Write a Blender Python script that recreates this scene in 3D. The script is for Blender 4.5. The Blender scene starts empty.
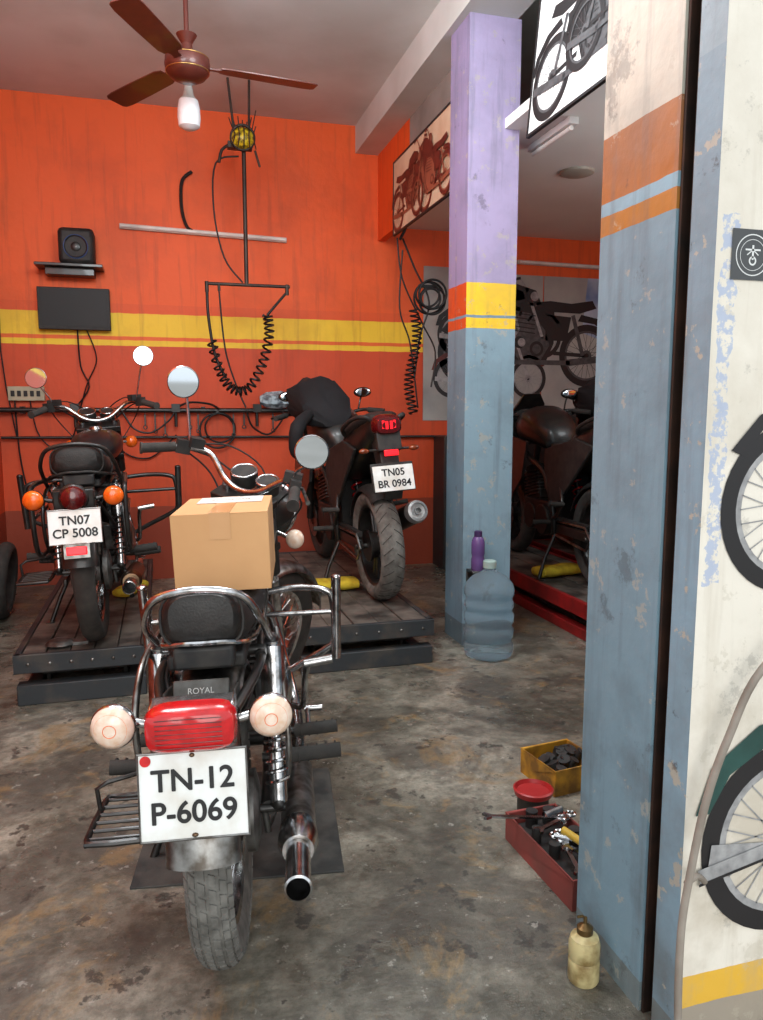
import bpy, bmesh, math, random
from mathutils import Vector, Matrix
random.seed(4)
V=Vector; pi=math.pi
def rad(d): return math.radians(d)
# ------------------------------------------------------------------ materials
def lin(c):
    return tuple(((x/255)/12.92 if x/255<=0.04045 else (((x/255)+0.055)/1.055)**2.4) for x in c)+(1,)
MATS={}
def pm(name,col,rough=.5,metal=0,col2=None,scale=6,bump=0,bscale=None,trans=0,amt=.5,coat=0,detail=6,emit=0,sharp=.25,ior=1.45):
    if name in MATS: return MATS[name]
    m=bpy.data.materials.new(name); m.use_nodes=True; nt=m.node_tree; b=nt.nodes['Principled BSDF']
    b.inputs['Roughness'].default_value=rough; b.inputs['Metallic'].default_value=metal; b.inputs['IOR'].default_value=ior
    b.inputs['Transmission Weight'].default_value=trans; b.inputs['Coat Weight'].default_value=coat
    tc=nt.nodes.new('ShaderNodeTexCoord')
    n=nt.nodes.new('ShaderNodeTexNoise'); n.inputs['Scale'].default_value=scale; n.inputs['Detail'].default_value=detail
    nt.links.new(tc.outputs['Object'],n.inputs['Vector'])
    r=nt.nodes.new('ShaderNodeValToRGB'); r.color_ramp.elements[0].position=max(0,amt-sharp); r.color_ramp.elements[1].position=min(1,amt+sharp)
    c2=col2 if col2 else tuple(x*.82 for x in col)
    r.color_ramp.elements[0].color=lin(c2); r.color_ramp.elements[1].color=lin(col)
    nt.links.new(n.outputs['Fac'],r.inputs['Fac']); nt.links.new(r.outputs['Color'],b.inputs['Base Color'])
    if bump:
        n2=nt.nodes.new('ShaderNodeTexNoise'); n2.inputs['Scale'].default_value=bscale or scale*4; n2.inputs['Detail'].default_value=4
        nt.links.new(tc.outputs['Object'],n2.inputs['Vector'])
        bp=nt.nodes.new('ShaderNodeBump'); bp.inputs['Strength'].default_value=bump; bp.inputs['Distance'].default_value=.01
        nt.links.new(n2.outputs['Fac'],bp.inputs['Height']); nt.links.new(bp.outputs['Normal'],b.inputs['Normal'])
    if emit:
        b.inputs['Emission Color'].default_value=lin(col); b.inputs['Emission Strength'].default_value=emit
    MATS[name]=m; return m
def banded(name,bands,grime=(60,40,30),gamt=.35,lo=0.0,hi=3.5,rough=.6,wob=.012,chip=0,gs=2.2,daub=None,streak=0):
    m=bpy.data.materials.new(name); m.use_nodes=True; nt=m.node_tree; L=nt.links.new; b=nt.nodes['Principled BSDF']
    b.inputs['Roughness'].default_value=rough
    def N(t,**k):
        n=nt.nodes.new(t)
        for a,v in k.items(): setattr(n,a,v)
        return n
    def noise(sc,det=6,ro=.5,vec=None):
        n=N('ShaderNodeTexNoise'); n.inputs['Scale'].default_value=sc; n.inputs['Detail'].default_value=det; n.inputs['Roughness'].default_value=ro; L(vec or tc.outputs['Object'],n.inputs['Vector']); return n
    def thr(src,a,c):
        r=N('ShaderNodeValToRGB'); r.color_ramp.elements[0].position=a; r.color_ramp.elements[1].position=c; L(src,r.inputs['Fac']); return r.outputs['Color']
    def mth(op,a,c,clamp=False):
        x=N('ShaderNodeMath',operation=op,use_clamp=clamp)
        for i,s in enumerate((a,c)):
            if isinstance(s,(int,float)): x.inputs[i].default_value=s
            else: L(s,x.inputs[i])
        return x.outputs[0]
    def mixc(col,c2,fac):
        x=N('ShaderNodeMixRGB'); x.inputs['Color2'].default_value=lin(c2); L(fac,x.inputs['Fac']); L(col,x.inputs['Color1']); return x.outputs[0]
    tc=N('ShaderNodeTexCoord'); sp=N('ShaderNodeSeparateXYZ'); L(tc.outputs['Object'],sp.inputs[0])
    nz=noise(9); zz=mth('ADD',mth('MULTIPLY',nz.outputs['Fac'],wob),sp.outputs['Z'])
    mr=N('ShaderNodeMapRange'); mr.inputs['From Min'].default_value=lo+wob/2; mr.inputs['From Max'].default_value=hi+wob/2; L(zz,mr.inputs['Value'])
    cr=N('ShaderNodeValToRGB'); cr.color_ramp.interpolation='CONSTANT'; els=cr.color_ramp.elements
    while len(els)>1: els.remove(els[-1])
    for i,(z,c) in enumerate(bands):
        p=max(0,min(1,(z-lo)/(hi-lo))); e=els[0] if i==0 else els.new(p); e.position=p; e.color=lin(c)
    L(mr.outputs[0],cr.inputs['Fac']); col=cr.outputs['Color']
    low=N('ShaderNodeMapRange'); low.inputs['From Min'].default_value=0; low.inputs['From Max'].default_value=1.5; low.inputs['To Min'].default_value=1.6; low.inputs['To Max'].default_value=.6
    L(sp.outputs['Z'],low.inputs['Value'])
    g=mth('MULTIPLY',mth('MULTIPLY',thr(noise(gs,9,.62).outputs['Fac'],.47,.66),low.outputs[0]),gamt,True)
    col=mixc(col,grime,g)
    if streak:
        mp=N('ShaderNodeMapping'); mp.inputs['Scale'].default_value=(9,9,.7); L(tc.outputs['Object'],mp.inputs['Vector'])
        col=mixc(col,grime,mth('MULTIPLY',thr(noise(2.2,8,.6,mp.outputs[0]).outputs['Fac'],.53,.7),streak))
    if chip:
        col=mixc(col,(176,168,150),mth('MULTIPLY',thr(noise(13,8,.7).outputs['Fac'],.60,.62),chip))
        col=mixc(col,(60,58,58),mth('MULTIPLY',thr(noise(7,9,.75).outputs['Fac'],.60,.65),chip*.9))
    if daub:
        x0,x1,z0,z1,dc=daub
        f=thr(noise(48,5,.7).outputs['Fac'],.46,.52)
        for s,a,op in((sp.outputs['X'],x0,'GREATER_THAN'),(sp.outputs['X'],x1,'LESS_THAN'),(sp.outputs['Z'],z0,'GREATER_THAN'),(sp.outputs['Z'],z1,'LESS_THAN')):
            jit=mth('ADD',s,mth('MULTIPLY',mth('SUBTRACT',noise(30,3).outputs['Fac'],.5),.04)); f=mth('MULTIPLY',f,mth(op,jit,a))
        col=mixc(col,dc,mth('MULTIPLY',f,.75))
    L(col,b.inputs['Base Color'])
    bp=N('ShaderNodeBump'); bp.inputs['Strength'].default_value=.25; bp.inputs['Distance'].default_value=.01
    L(noise(18).outputs['Fac'],bp.inputs['Height']); L(bp.outputs['Normal'],b.inputs['Normal'])
    return m
# ------------------------------------------------------------------ mesh builder
def catmull(p,k=6,closed=False):
    P=[V(x) for x in p]; n=len(P); out=[]
    if n<3: return P
    rng=n if closed else n-1
    for i in range(rng):
        if closed: a,b,c,d=P[(i-1)%n],P[i],P[(i+1)%n],P[(i+2)%n]
        else: a,b,c,d=P[max(0,i-1)],P[i],P[i+1],P[min(n-1,i+2)]
        for j in range(k):
            t=j/k; out.append(.5*((2*b)+(c-a)*t+(2*a-5*b+4*c-d)*t*t+(3*b-a-3*c+d)*t**3))
    if not closed: out.append(P[-1])
    return out
def perp(a):
    a=a.normalized(); h=V((0,0,1)) if abs(a.z)<.9 else V((1,0,0))
    e1=a.cross(h).normalized(); return e1,a.cross(e1).normalized()
class MB:
    def __init__(s,mat,bevel=0,flat=False): s.v=[];s.f=[];s.mat=mat;s.bevel=bevel;s.flat=flat;s.M=Matrix()
    def add(s,vs,fs):
        o=len(s.v); s.v+=[s.M@V(x) for x in vs]; s.f+=[tuple(i+o for i in f) for f in fs]; return s
    def loft(s,rings,cap=True,closed=False):
        n=len(rings[0]); vs=[p for r in rings for p in r]; fs=[]
        m=len(rings)
        for i in range(m if closed else m-1):
            for j in range(n):
                a=i*n+j;b=i*n+(j+1)%n;c=((i+1)%m)*n+(j+1)%n;d=((i+1)%m)*n+j
                fs.append((a,b,c,d))
        if cap and not closed: fs.append(tuple(range(n))[::-1]); fs.append(tuple((m-1)*n+j for j in range(n)))
        return s.add(vs,fs)
    def tube(s,pts,r,n=10,sm=0,closed=False):
        P=catmull(pts,sm,closed) if sm else [V(p) for p in pts]
        m=len(P); rs=[r]*m if not isinstance(r,(list,tuple)) else [r[min(len(r)-1,int(i*(len(r)-1)/(m-1)))]*(1-((i*(len(r)-1)/(m-1))%1))+r[min(len(r)-1,int(i*(len(r)-1)/(m-1))+1)]*((i*(len(r)-1)/(m-1))%1) for i in range(m)]
        T=[]
        for i in range(m):
            if closed: t=P[(i+1)%m]-P[i-1]
            else: t=P[min(m-1,i+1)]-P[max(0,i-1)]
            T.append(t.normalized())
        e1,e2=perp(T[0]); rings=[]
        for i in range(m):
            e1=(e1-T[i]*e1.dot(T[i])).normalized(); e2=T[i].cross(e1)
            rings.append([P[i]+(e1*math.cos(2*pi*j/n)+e2*math.sin(2*pi*j/n))*rs[i] for j in range(n)])
        return s.loft(rings,closed=closed)
    def cyl(s,a,b,r0,r1=None,n=20): 
        return s.tube([a,b],[r0,r0 if r1 is None else r1],n=n)
    def lathe(s,prof,o,ax,n=32,closed=False):
        o=V(o);ax=V(ax).normalized();e1,e2=perp(ax); m=len(prof); vs=[];fs=[]
        for j in range(n):
            c,sn=math.cos(2*pi*j/n),math.sin(2*pi*j/n)
            for (r,h) in prof: vs.append(o+ax*h+(e1*c+e2*sn)*max(r,1e-5))
        for j in range(n):
            for i in range(m if closed else m-1):
                a=j*m+i;b=j*m+(i+1)%m;c=((j+1)%n)*m+(i+1)%m;d=((j+1)%n)*m+i
                fs.append((a,b,c,d))
        return s.add(vs,fs)
    def torus(s,o,ax,R,r,n=40,k=10):
        return s.lathe([(R+r*math.cos(2*pi*i/k),r*math.sin(2*pi*i/k)) for i in range(k)],o,ax,n,True)
    def obox(s,c,ex,ey,ez):
        c=V(c);ex=V(ex);ey=V(ey);ez=V(ez)
        vs=[c+ex*x+ey*y+ez*z for x in(-1,1) for y in(-1,1) for z in(-1,1)]
        return s.add(vs,[(0,1,3,2),(4,6,7,5),(0,4,5,1),(2,3,7,6),(0,2,6,4),(1,5,7,3)])
    def box(s,c,size,rz=0,ry=0,rx=0):
        R=Matrix.Rotation(rz,3,'Z')@Matrix.Rotation(ry,3,'Y')@Matrix.Rotation(rx,3,'X')
        return s.obox(c,R@V((size[0]/2,0,0)),R@V((0,size[1]/2,0)),R@V((0,0,size[2]/2)))
    def bb(s,a,b):
        a=V(a);b=V(b); return s.box((a+b)/2,(b-a))
    def ell(s,c,r,n=20,k=12,R=None):
        c=V(c);R=R or Matrix.Identity(3); rings=[]
        for i in range(k+1):
            t=pi*i/k; rings.append([c+R@V((r[0]*math.sin(t)*math.cos(2*pi*j/n)+0,r[1]*math.sin(t)*math.sin(2*pi*j/n),r[2]*math.cos(t))) for j in range(n)])
        return s.loft(rings,cap=False)
    def prism(s,pts,d):
        d=V(d);n=len(pts);vs=[V(p) for p in pts]+[V(p)+d for p in pts]
        return s.add(vs,[tuple(range(n))[::-1],tuple(range(n,2*n))]+[(i,(i+1)%n,n+(i+1)%n,n+i) for i in range(n)])
    def obj(s,name,parent=None):
        me=bpy.data.meshes.new(name); me.from_pydata([tuple(x) for x in s.v],[],s.f)
        bm=bmesh.new(); bm.from_mesh(me); bmesh.ops.remove_doubles(bm,verts=bm.verts,dist=2e-5)
        bmesh.ops.recalc_face_normals(bm,faces=bm.faces); bm.to_mesh(me); bm.free()
        me.materials.append(s.mat)
        if not s.flat:
            for p in me.polygons: p.use_smooth=True
            me.set_sharp_from_angle(angle=rad(38))
        ob=bpy.data.objects.new(name,me); bpy.context.collection.objects.link(ob)
        if s.bevel:
            bv=ob.modifiers.new('bevel','BEVEL'); bv.width=s.bevel; bv.segments=2; bv.limit_method='ANGLE'; bv.angle_limit=rad(40)
        if parent: ob.parent=parent
        return ob
def sring(x,zc,hy,hz,p=2.5,n=24,yc=0):
    out=[]
    for j in range(n):
        t=2*pi*j/n;c=math.cos(t);sn=math.sin(t)
        out.append((x,yc+hy*math.copysign(abs(c)**(2/p),c),zc+hz*math.copysign(abs(sn)**(2/p),sn)))
    return out
class Obj:
    def __init__(s,name,M=None): s.name=name;s.parts=[];s.M=M or Matrix();s.texts=[]
    def p(s,n,mat,bevel=0,flat=False):
        m=MB(mat,bevel,flat); s.parts.append((n,m)); return m
    def text(s,n,body,size,M,mat,ext=.0008,off=0.0,bold=0):
        s.texts.append((n,body,size,M,mat,ext,off))
        if bold:
            for i,(dx,dy) in enumerate(((bold,0),(-bold,0),(0,bold),(0,-bold))): s.texts.append((n+'_stroke_%d'%i,body,size,M@Matrix.Translation((dx,dy,-.00015*(i+1))),mat,ext,off))
    def done(s):
        parts=[(n,m) for n,m in s.parts if m.v]
        if len(parts)==1 and not s.texts:
            o=parts[0][1].obj(s.name); o.matrix_world=s.M; return o
        e=bpy.data.objects.new(s.name,None); bpy.context.collection.objects.link(e); e.empty_display_size=.1; e.matrix_world=s.M
        for n,m in parts: m.obj(n,e)
        for n,body,size,M,mat,ext,off in s.texts:
            c=bpy.data.curves.new(n,'FONT'); c.body=body; c.size=size; c.extrude=ext; c.offset=off; c.align_x='CENTER'; c.align_y='CENTER'; c.space_line=.98
            c.materials.append(mat); t=bpy.data.objects.new(n,c); bpy.context.collection.objects.link(t); t.parent=e; t.matrix_local=M
        return e
def frame(o,X,Y):
    X=V(X).normalized();Y=V(Y).normalized();Z=X.cross(Y)
    M=Matrix((X,Y,Z)).transposed().to_4x4(); M.translation=V(o); return M
# ------------------------------------------------------------------ palette
chrome=pm('chrome',(196,196,198),.2,1,(120,114,108),34,amt=.42,sharp=.15)
steel=pm('dull_steel',(150,150,148),.38,1,(86,80,74),25,sharp=.15)
worn=pm('worn_dark_steel',(92,92,90),.55,.7,(56,52,48),30)
alu=pm('cast_aluminium',(132,132,130),.5,.9,(72,68,64),20,sharp=.15)
blk=pm('black_paint',(18,18,19),.38,0,(38,35,32),24,coat=.2,sharp=.15)
blkm=pm('black_matte_plastic',(24,24,25),.6,0,(46,43,40),25,sharp=.15)
rub=pm('tyre_rubber',(38,37,36),.85,0,(64,60,56),18,bump=.2)
rubdust=pm('dusty_tyre_rubber',(120,118,113),.9,0,(70,68,64),22,bump=.3)
leather=pm('black_leather',(28,27,27),.45,0,(46,43,41),30,bump=.15,bscale=180)
redl=pm('red_lens',(205,22,28),.22,0,(160,8,14),40,coat=.5)
redd=pm('dark_red_lens',(95,14,16),.2,0,(60,8,10),40,coat=.6)
redglow=pm('glowing_red_lens',(255,30,40),.3,0,(230,20,30),20,emit=1.2)  # emissive red: tail light LEDs, plus a painted glow on the reflectors
ambl=pm('amber_lens',(240,110,30),.2,0,(215,80,15),40,coat=.5)
ambclear=pm('clear_amber_lens',(232,216,202),.2,0,(214,176,146),60,coat=.6)
white=pm('plate_white',(222,224,222),.4,0,(192,184,170),18,amt=.35)
inkb=pm('black_ink',(26,26,28),.5)
greenp=pm('dark_tank_paint',(20,20,22),.38,0,(28,28,30),10,coat=.15)
exh=pm('burnt_exhaust_metal',(128,104,82),.35,1,(70,52,40),12)
mirrorm=pm('mirror_glass',(215,220,225),.04,1,(205,210,215),5)
wire=pm('cable_rubber',(18,18,19),.5)
yel=pm('yellow_cloth',(215,190,50),.85,0,(160,132,30),20,bump=.3)
# ------------------------------------------------------------------ bikes
def wheel(O,pre,cx,R,w,M=None,tread=False,tmat=None,alloy=False,rimd=.085):
    M=M or Matrix(); c=(cx,0,R); ay=(0,1,0)
    t=O.p(pre+'_tyre',tmat or rub); t.M=M
    prof=[]
    for i in range(13):
        a=rad(-88+176*i/12); prof.append((R-.36*w*(1-math.cos(a)),w/2*math.sin(a)))
    prof+= [(R-rimd+.012,w*.42),(R-rimd,w*.34),(R-rimd,-w*.34),(R-rimd+.012,-w*.42)]
    t.lathe(prof,c,ay,64,True)
    if tread:
        N=66
        for k in range(N):
            for q,a in enumerate((-66,-40,-13,13,40,66)):
                th=2*pi*(k+(.5 if q%2 else 0))/N; a=rad(a)
                rr=R-.36*w*(1-math.cos(a)); er=V((math.cos(th),0,math.sin(th)))
                nrm=(er*math.cos(a*.8)+V((0,1,0))*math.sin(a*.8)); tg=V((-math.sin(th),0,math.cos(th))); ac=nrm.cross(tg)
                t.obox(V(c)+er*rr+V((0,w/2*math.sin(a),0))-nrm*.001,tg*.0115,ac*.0068+tg*.003,nrm*.004)
    r=O.p(pre+'_rim',blk if alloy else chrome); r.M=M
    r.lathe([(R-rimd+.004,w*.36),(R-rimd+.004,-w*.36),(R-rimd-.012,-w*.3),(R-rimd-.018,0),(R-rimd-.012,w*.3)],c,ay,64,True)
    h=O.p(pre+'_hub',alu if not alloy else blk); h.M=M
    h.lathe([(.0,-.07),(.03,-.07),(.035,-.05),(.07,-.045),(.075,.045),(.09,.05),(.09,.062),(.03,.066),(0,.066)],c,ay,32)
    if alloy:
        for k in range(5):
            for d in(-.13,.13):
                th=2*pi*k/5; p0=V(c)+V((math.cos(th+d*2),0,math.sin(th+d*2)))*.06; p1=V(c)+V((math.cos(th+d),0,math.sin(th+d)))*(R-rimd-.01)
                h.cyl(p0,p1,.014,.01,8)
    else:
        s=O.p(pre+'_spokes',chrome); s.M=M
        for k in range(36):
            th=2*pi*k/36; sd=1 if k%2 else -1; ph=th+(.5 if (k//2)%2 else -.5)
            s.cyl(V(c)+V((.075*math.cos(ph),.035*sd,.075*math.sin(ph))),V(c)+V(((R-rimd-.01)*math.cos(th),0,(R-rimd-.01)*math.sin(th))),.0018,n=5)
def fender(mb,cx,cz,R,w,a0,a1,side=.03,th=.003,n=30):
    rings=[]
    for i in range(n+1):
        a=rad(a0+(a1-a0)*i/n); er=V((math.cos(a),0,math.sin(a))); c=V((cx,0,cz)); ring=[]
        K=10
        for dr,rev in((0,1),(-th,-1)):
            seg=[]
            for j in range(K+1):
                u=-1+2*j/K; yy=(w/2+(dr if abs(u)>.9 else 0))*math.sin(u*pi/2)*1.0; rr=R+dr-side*(1-math.cos(u*pi/2))
                seg.append(c+er*rr+V((0,yy,0)))
            ring+=seg[::rev]
        rings.append(ring)
    mb.loft(rings)
def spring(mb,a,b,R,turns,r):
    a=V(a);b=V(b);ax=(b-a);e1,e2=perp(ax);N=turns*10
    mb.tube([a+ax*(i/N)+(e1*math.cos(2*pi*i/10)+e2*math.sin(2*pi*i/10))*R for i in range(N+1)],r,n=6)
def classic(name,M,lines,steer=0,guard=chrome,seatmat=leather,tail=redl,ind=ambclear,fend=steel,detail=True,mir=(.0,.0),tank=None,plate_size=(.197,.16),tsize=.055,grabm=chrome,tread=True,tmat=None,k=.88,iw=.146,sw=.8,bold=.0009,gz=0,gy=1,mtilt=-.03):
    O=Obj(name,M)
    wheel(O,'rear_wheel',0,.325,.092,tread=tread,tmat=tmat or rubdust)
    hp=V((1.05,0,.86)); ax=V((-math.sin(rad(27)),0,math.cos(rad(27))))
    S=Matrix.Translation(hp)@Matrix.Rotation(-rad(steer),4,ax)@Matrix.Translation(-hp)
    wheel(O,'front_wheel',1.38,.325,.088,M=S,tmat=rub)
    def sp(n,m,b=0):
        x=O.p(n,m,b); x.M=S; return x
    fk=sp('fork_legs',chrome); ft=sp('fork_covers',blk)
    for y in(-.088,.088):
        ftop=V((1.05+.05-.14*math.tan(rad(27)),y,1.0)); fb=V((1.385,y,.33))
        fk.cyl(fb,fb.lerp(ftop,.5),.026,.024); fk.cyl(fb.lerp(ftop,.5),ftop,.018)
        ft.cyl(fb.lerp(ftop,.55),fb.lerp(ftop,.97),.032)
    yk=sp('fork_yokes',blk,.004); yk.box((1.03,0,.965),(.09,.24,.03),ry=rad(-27)); yk.box((1.12,0,.80),(.08,.24,.03),ry=rad(-27))
    fn=sp('front_fender',fend); fender(fn,1.38,.325,.365,.125,20,200,.03)
    hl=sp('headlight_shell',blk); hl.lathe([(0,-.11),(.05,-.10),(.085,-.05),(.098,.0),(.1,.04)],(1.19,0,.92),(1,0,-.05),32)
    hr=sp('headlight_rim',chrome); hr.torus((1.235,0,.918),(1,0,-.05),.096,.011)
    hg=sp('headlight_glass',white); hg.ell((1.232,0,.918),(.03,.09,.09))
    g=sp('instrument_pod',blkm); g.lathe([(0,-.03),(.045,-.028),(.05,.0),(.05,.025),(.044,.03),(0,.03)],(1.08,.055,1.03),(-.5,0,1),24); g.lathe([(0,-.03),(.038,-.028),(.042,.0),(.042,.02),(.036,.025),(0,.025)],(1.08,-.055,1.03),(-.5,0,1),24)
    gr=sp('instrument_rims',chrome); gr.torus((1.068,.055,1.056),(-.5,0,1),.046,.005); gr.torus((1.068,-.055,1.052),(-.5,0,1),.039,.005)
    hb=sp('handlebar',chrome)
    hb.tube([(x,y*k,z) for x,y,z in [(.84,.37,1.06),(.93,.30,1.085),(1.0,.2,1.09),(1.0,.09,1.02),(1.0,0,1.0),(1.0,-.09,1.02),(1.0,-.2,1.09),(.93,-.30,1.085),(.84,-.37,1.06)]],.0115,sm=6)
    gp=sp('grips',rub); lv=sp('levers_and_switches',blkm); lvc=sp('brake_and_clutch_levers',steel)
    for sgn in(1,-1):
        q=sgn*k
        gp.cyl((.83,.378*q,1.058),(.925,.305*q,1.084),.018); gp.cyl((.826,.382*q,1.057),(.832,.377*q,1.058),.021)
        lv.box((.945,.285*q,1.09),(.05,.035,.05),rz=-sgn*rad(38)); lv.box((.97,.25*q,1.115),(.05,.06,.035),rz=-sgn*rad(30))
        lvc.tube([(.965,.27*q,1.09),(.985,.29*q,1.085),(.955,.33*q,1.075),(.90,.39*q,1.065)],[.008,.007,.006,.008],sm=4,n=8)
        mz=1.275+mir[0 if sgn>0 else 1]; my=.335*q; mn=V((math.cos(rad(steer*.9)),math.sin(rad(steer*.9)),mtilt))
        hb.tube([(.955,.262*q,1.10),(.95,.27*q,1.14),(.94,.315*q,mz-.05),(.935,my,mz-.01)],.005,sm=5,n=8)
        hb.lathe([(0,.028),(.03,.024),(.052,.008),(.057,-.004),(.054,-.006)],(.925,my,mz),mn,28)
        mg=sp('mirror_glass_%s'%('l' if sgn>0 else 'r'),mirrorm); mg.lathe([(0,-.004),(.053,-.004)],(.925,my,mz),mn,28)
        fi=sp('front_indicator_%s'%('l' if sgn>0 else 'r'),ind); fi.ell((1.16,.17*sgn,.86),(.03,.036,.036))
        hb.cyl((1.13,.08*sgn,.87),(1.15,.15*sgn,.86),.008)
        lv.tube([(.96,.26*q,1.085),(1.06,.2*q,1.06),(1.14,.08*sgn,.98),(1.12,.02*sgn,.85)],.004,sm=5,n=6)
        lv.tube([(.95,.28*q,1.08),(1.08,.24*q,1.0),(1.1,.12*sgn,.88),(1.0,.03*sgn,.8)],.0035,sm=5,n=6)
        lv.tube([(.96,.27*q,1.10),(1.10,.18*q,1.12),(1.2,.05*sgn,1.04),(1.15,.02*sgn,.85)],.0035,sm=5,n=6)
    fr=O.p('frame',blk)
    for y in(-.1,.1):
        fr.tube([(.02,y*1.1,.70),(.3,y,.73),(.55,y*.8,.72),(.9,y*.4,.84),(1.04,0,.86)],.014,sm=5)
        fr.tube([(.28,y*1.1,.70),(.3,y*1.1,.45),(.38,y,.28),(.75,y,.22),(.92,y*.6,.32),(1.05,0,.78)],.014,sm=5)
        fr.tube([(0,y*1.1,.325),(.2,y*1.05,.32),(.4,y,.33)],.019)
        fr.tube([(.12,y*1.15,.69),(-.1,y*1.05,.70),(-.26,y*.7,.68)],.011,sm=4)
    fr.cyl((.4,-.12,.33),(.4,.12,.33),.02); fr.cyl((0,-.15,.325),(0,.15,.325),.011); fr.cyl((.04,-.12,.71),(.04,.12,.71),.012)
    fr.cyl(hp-ax*.08,hp+ax*.1,.032)
    sh=O.p('shock_absorbers',chrome); shb=O.p('shock_springs',blk)
    for y in(-.135,.135):
        a=V((-.0,y,.34));b=V((.09,y,.70)); sh.cyl(a,a.lerp(b,.35),.021); sh.cyl(a,b,.012); sh.cyl(a.lerp(b,.62),b,.03); sh.cyl(b,b+V((.0,0,.015)),.022)
        spring(shb if not detail else sh,a.lerp(b,.12),a.lerp(b,.64),.027,8,.0042)
        shb.ell(a,(.022,.02,.022)); shb.ell(b+V((0,0,.015)),(.02,.018,.02))
    rf=O.p('rear_fender',fend); fender(rf,0,.325,.385,.145,28,167,.04)
    cc=O.p('chain_case',blk,.006); cc.box((.2,.115,.36),(.42,.022,.07)); cc.box((.2,.115,.28),(.42,.02,.03))
    dr=O.p('brake_plate',alu); dr.lathe([(0,.0),(.095,.0),(.095,.02),(.06,.03),(0,.03)],(0,-.06,.325),(0,-1,0),32); dr.cyl((0,-.1,.325),(.01,-.105,.26),.008); dr.tube([(.01,-.105,.26),(.2,-.13,.24),(.45,-.16,.27)],.004,n=6)
    dr.lathe([(0,0),(.085,0),(.09,.01),(.085,.02),(0,.02)],(0,.06,.325),(0,1,0),32)
    st=O.p('seat',seatmat)
    secs=[(-.155,.845,.045,.03),(-.15,.845,.085,.05),(-.125,.838,.108,.066),(-.06,.815,.125,.06),(.05,.80,.132,.05),(.2,.79,.132,.05),(.3,.785,.13,.047),(.36,.775,.128,.04),(.45,.77,.125,.036),(.56,.775,.098,.034),(.62,.785,.075,.028),(.63,.785,.03,.012)]
    secs=[(x,z,hy*(sw if x<.2 else (sw+1)/2),hz) for x,z,hy,hz in secs]
    st.loft([sring(x,z,hy,hz,2.8) for x,z,hy,hz in secs])
    pipm=O.p('seat_piping',blkm)
    for dx in(-.135,.02,.3):
        z,hy,hz=[(s[1],s[2],s[3]) for s in secs if s[0]>=dx][0]
        pipm.tube(sring(dx,z,hy+.001,hz+.001,2.8),.0035,n=6,closed=True)
    trim=O.p('seat_trim',chrome if detail else blkm); trim.tube([(x,y*sw,z) for x,y,z in [(.6,.085,.755),(.3,.132,.748),(.05,.136,.758),(-.1,.115,.775),(-.15,.05,.79),(-.152,0,.79),(-.15,-.05,.79),(-.1,-.115,.775),(.05,-.136,.758),(.3,-.132,.748),(.6,-.085,.755)]],.006,sm=5,n=8)
    sb=O.p('seat_base',blkm,.008); sb.box((.12,0,.735),(.46,.17,.035)); sb.box((-.12,0,.755),(.06,.13,.05))
    gb=O.p('grab_rail',grabm); gb.tube([(x,y*(sw+.04),z) for x,y,z in [(.14,.16,.70),(.0,.155,.76),(-.12,.145,.83),(-.175,.105,.895),(-.19,0,.915),(-.175,-.105,.895),(-.12,-.145,.83),(0,-.155,.76),(.14,-.16,.70)]],.009,sm=6)
    bd=O.p('fender_bracket',worn if detail else blkm,.006); bd.box((-.215,0,.70),(.012,.115,.062),ry=rad(28)); bd.box((-.2,.07,.68),(.10,.006,.06),ry=rad(10)); bd.box((-.2,-.07,.68),(.10,.006,.06),ry=rad(10))
    if detail: O.text('fender_badge','ROYAL\nENFIELD',.017,frame((-.224,0,.703),(0,-1,0),(.47,0,.88)),pm('badge_silver',(190,190,186),.5),.0003,.0)
    tlz=.70
    tb=O.p('tail_light_housing',chrome if detail else blk,.006); tb.box((-.335,0,tlz-.005),(.05,.16,.085),ry=rad(-8)); tb.box((-.27,0,tlz-.02),(.12,.06,.04))
    tl=O.p('tail_light_lens',tail)
    if detail:
        tl.loft([sring(x,tlz,hy,hz,4) for x,hy,hz in((-.35,.083,.042),(-.375,.085,.044),(-.395,.08,.041),(-.405,.066,.032),(-.408,.03,.015))])
        rib=O.p('tail_light_ribs',redd)
        for kk in range(-3,4): rib.cyl((-.4075,.06,tlz+kk*.009),(-.4075,-.06,tlz+kk*.009),.0009,n=6)
    else:
        tl.lathe([(.05,0),(.052,.02),(.045,.04),(.025,.052),(0,.055)],(-.35,0,tlz),(-1,0,0),28); tb.lathe([(0,0),(.06,0),(.06,.02),(.052,.025)],(-.345,0,tlz),(-1,0,0),28)
    for sgn in(1,-1):
        s_='l' if sgn>0 else 'r'; c=V((-.345,iw*sgn,tlz+.0))
        tb.cyl((-.33,.08*sgn,tlz-.01),c+V((.02,-.02*sgn,0)),.009)
        tb.lathe([(0,-.045),(.025,-.04),(.038,-.015),(.044,.004),(.041,.008)],c,(-1,.06*sgn,0),28)
        il=O.p('rear_indicator_'+s_,ind); il.lathe([(.041,.003),(.039,.014),(.028,.024),(.012,.028),(0,.029)],c,(-1,.06*sgn,0),28)
        if detail:
            rg=O.p('indicator_rings_'+s_,ambl)
            for rr,hh in((.030,.0215),(.012,.0284)): rg.torus(c+V((-hh,0.06*sgn*hh,0)),(-1,.06*sgn,0),rr,.0006,28,6)
    pw,ph=plate_size; up=V((.16,0,1)).normalized(); nr=V((-1,0,.16)).normalized(); pc=V((-.397,0,.658-ph/2))
    pl=O.p('number_plate',white,.004); pl.obox(pc,nr*.002,V((0,pw/2,0)),up*(ph/2))
    rimp=O.p('number_plate_frame',steel); 
    cs=[pc+nr*.002+V((0,a*pw/2,0))+up*(b*ph/2) for a,b in((1,1),(1,-1),(-1,-1),(-1,1))]; rimp.tube(cs,.003,n=6,closed=True)
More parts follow.
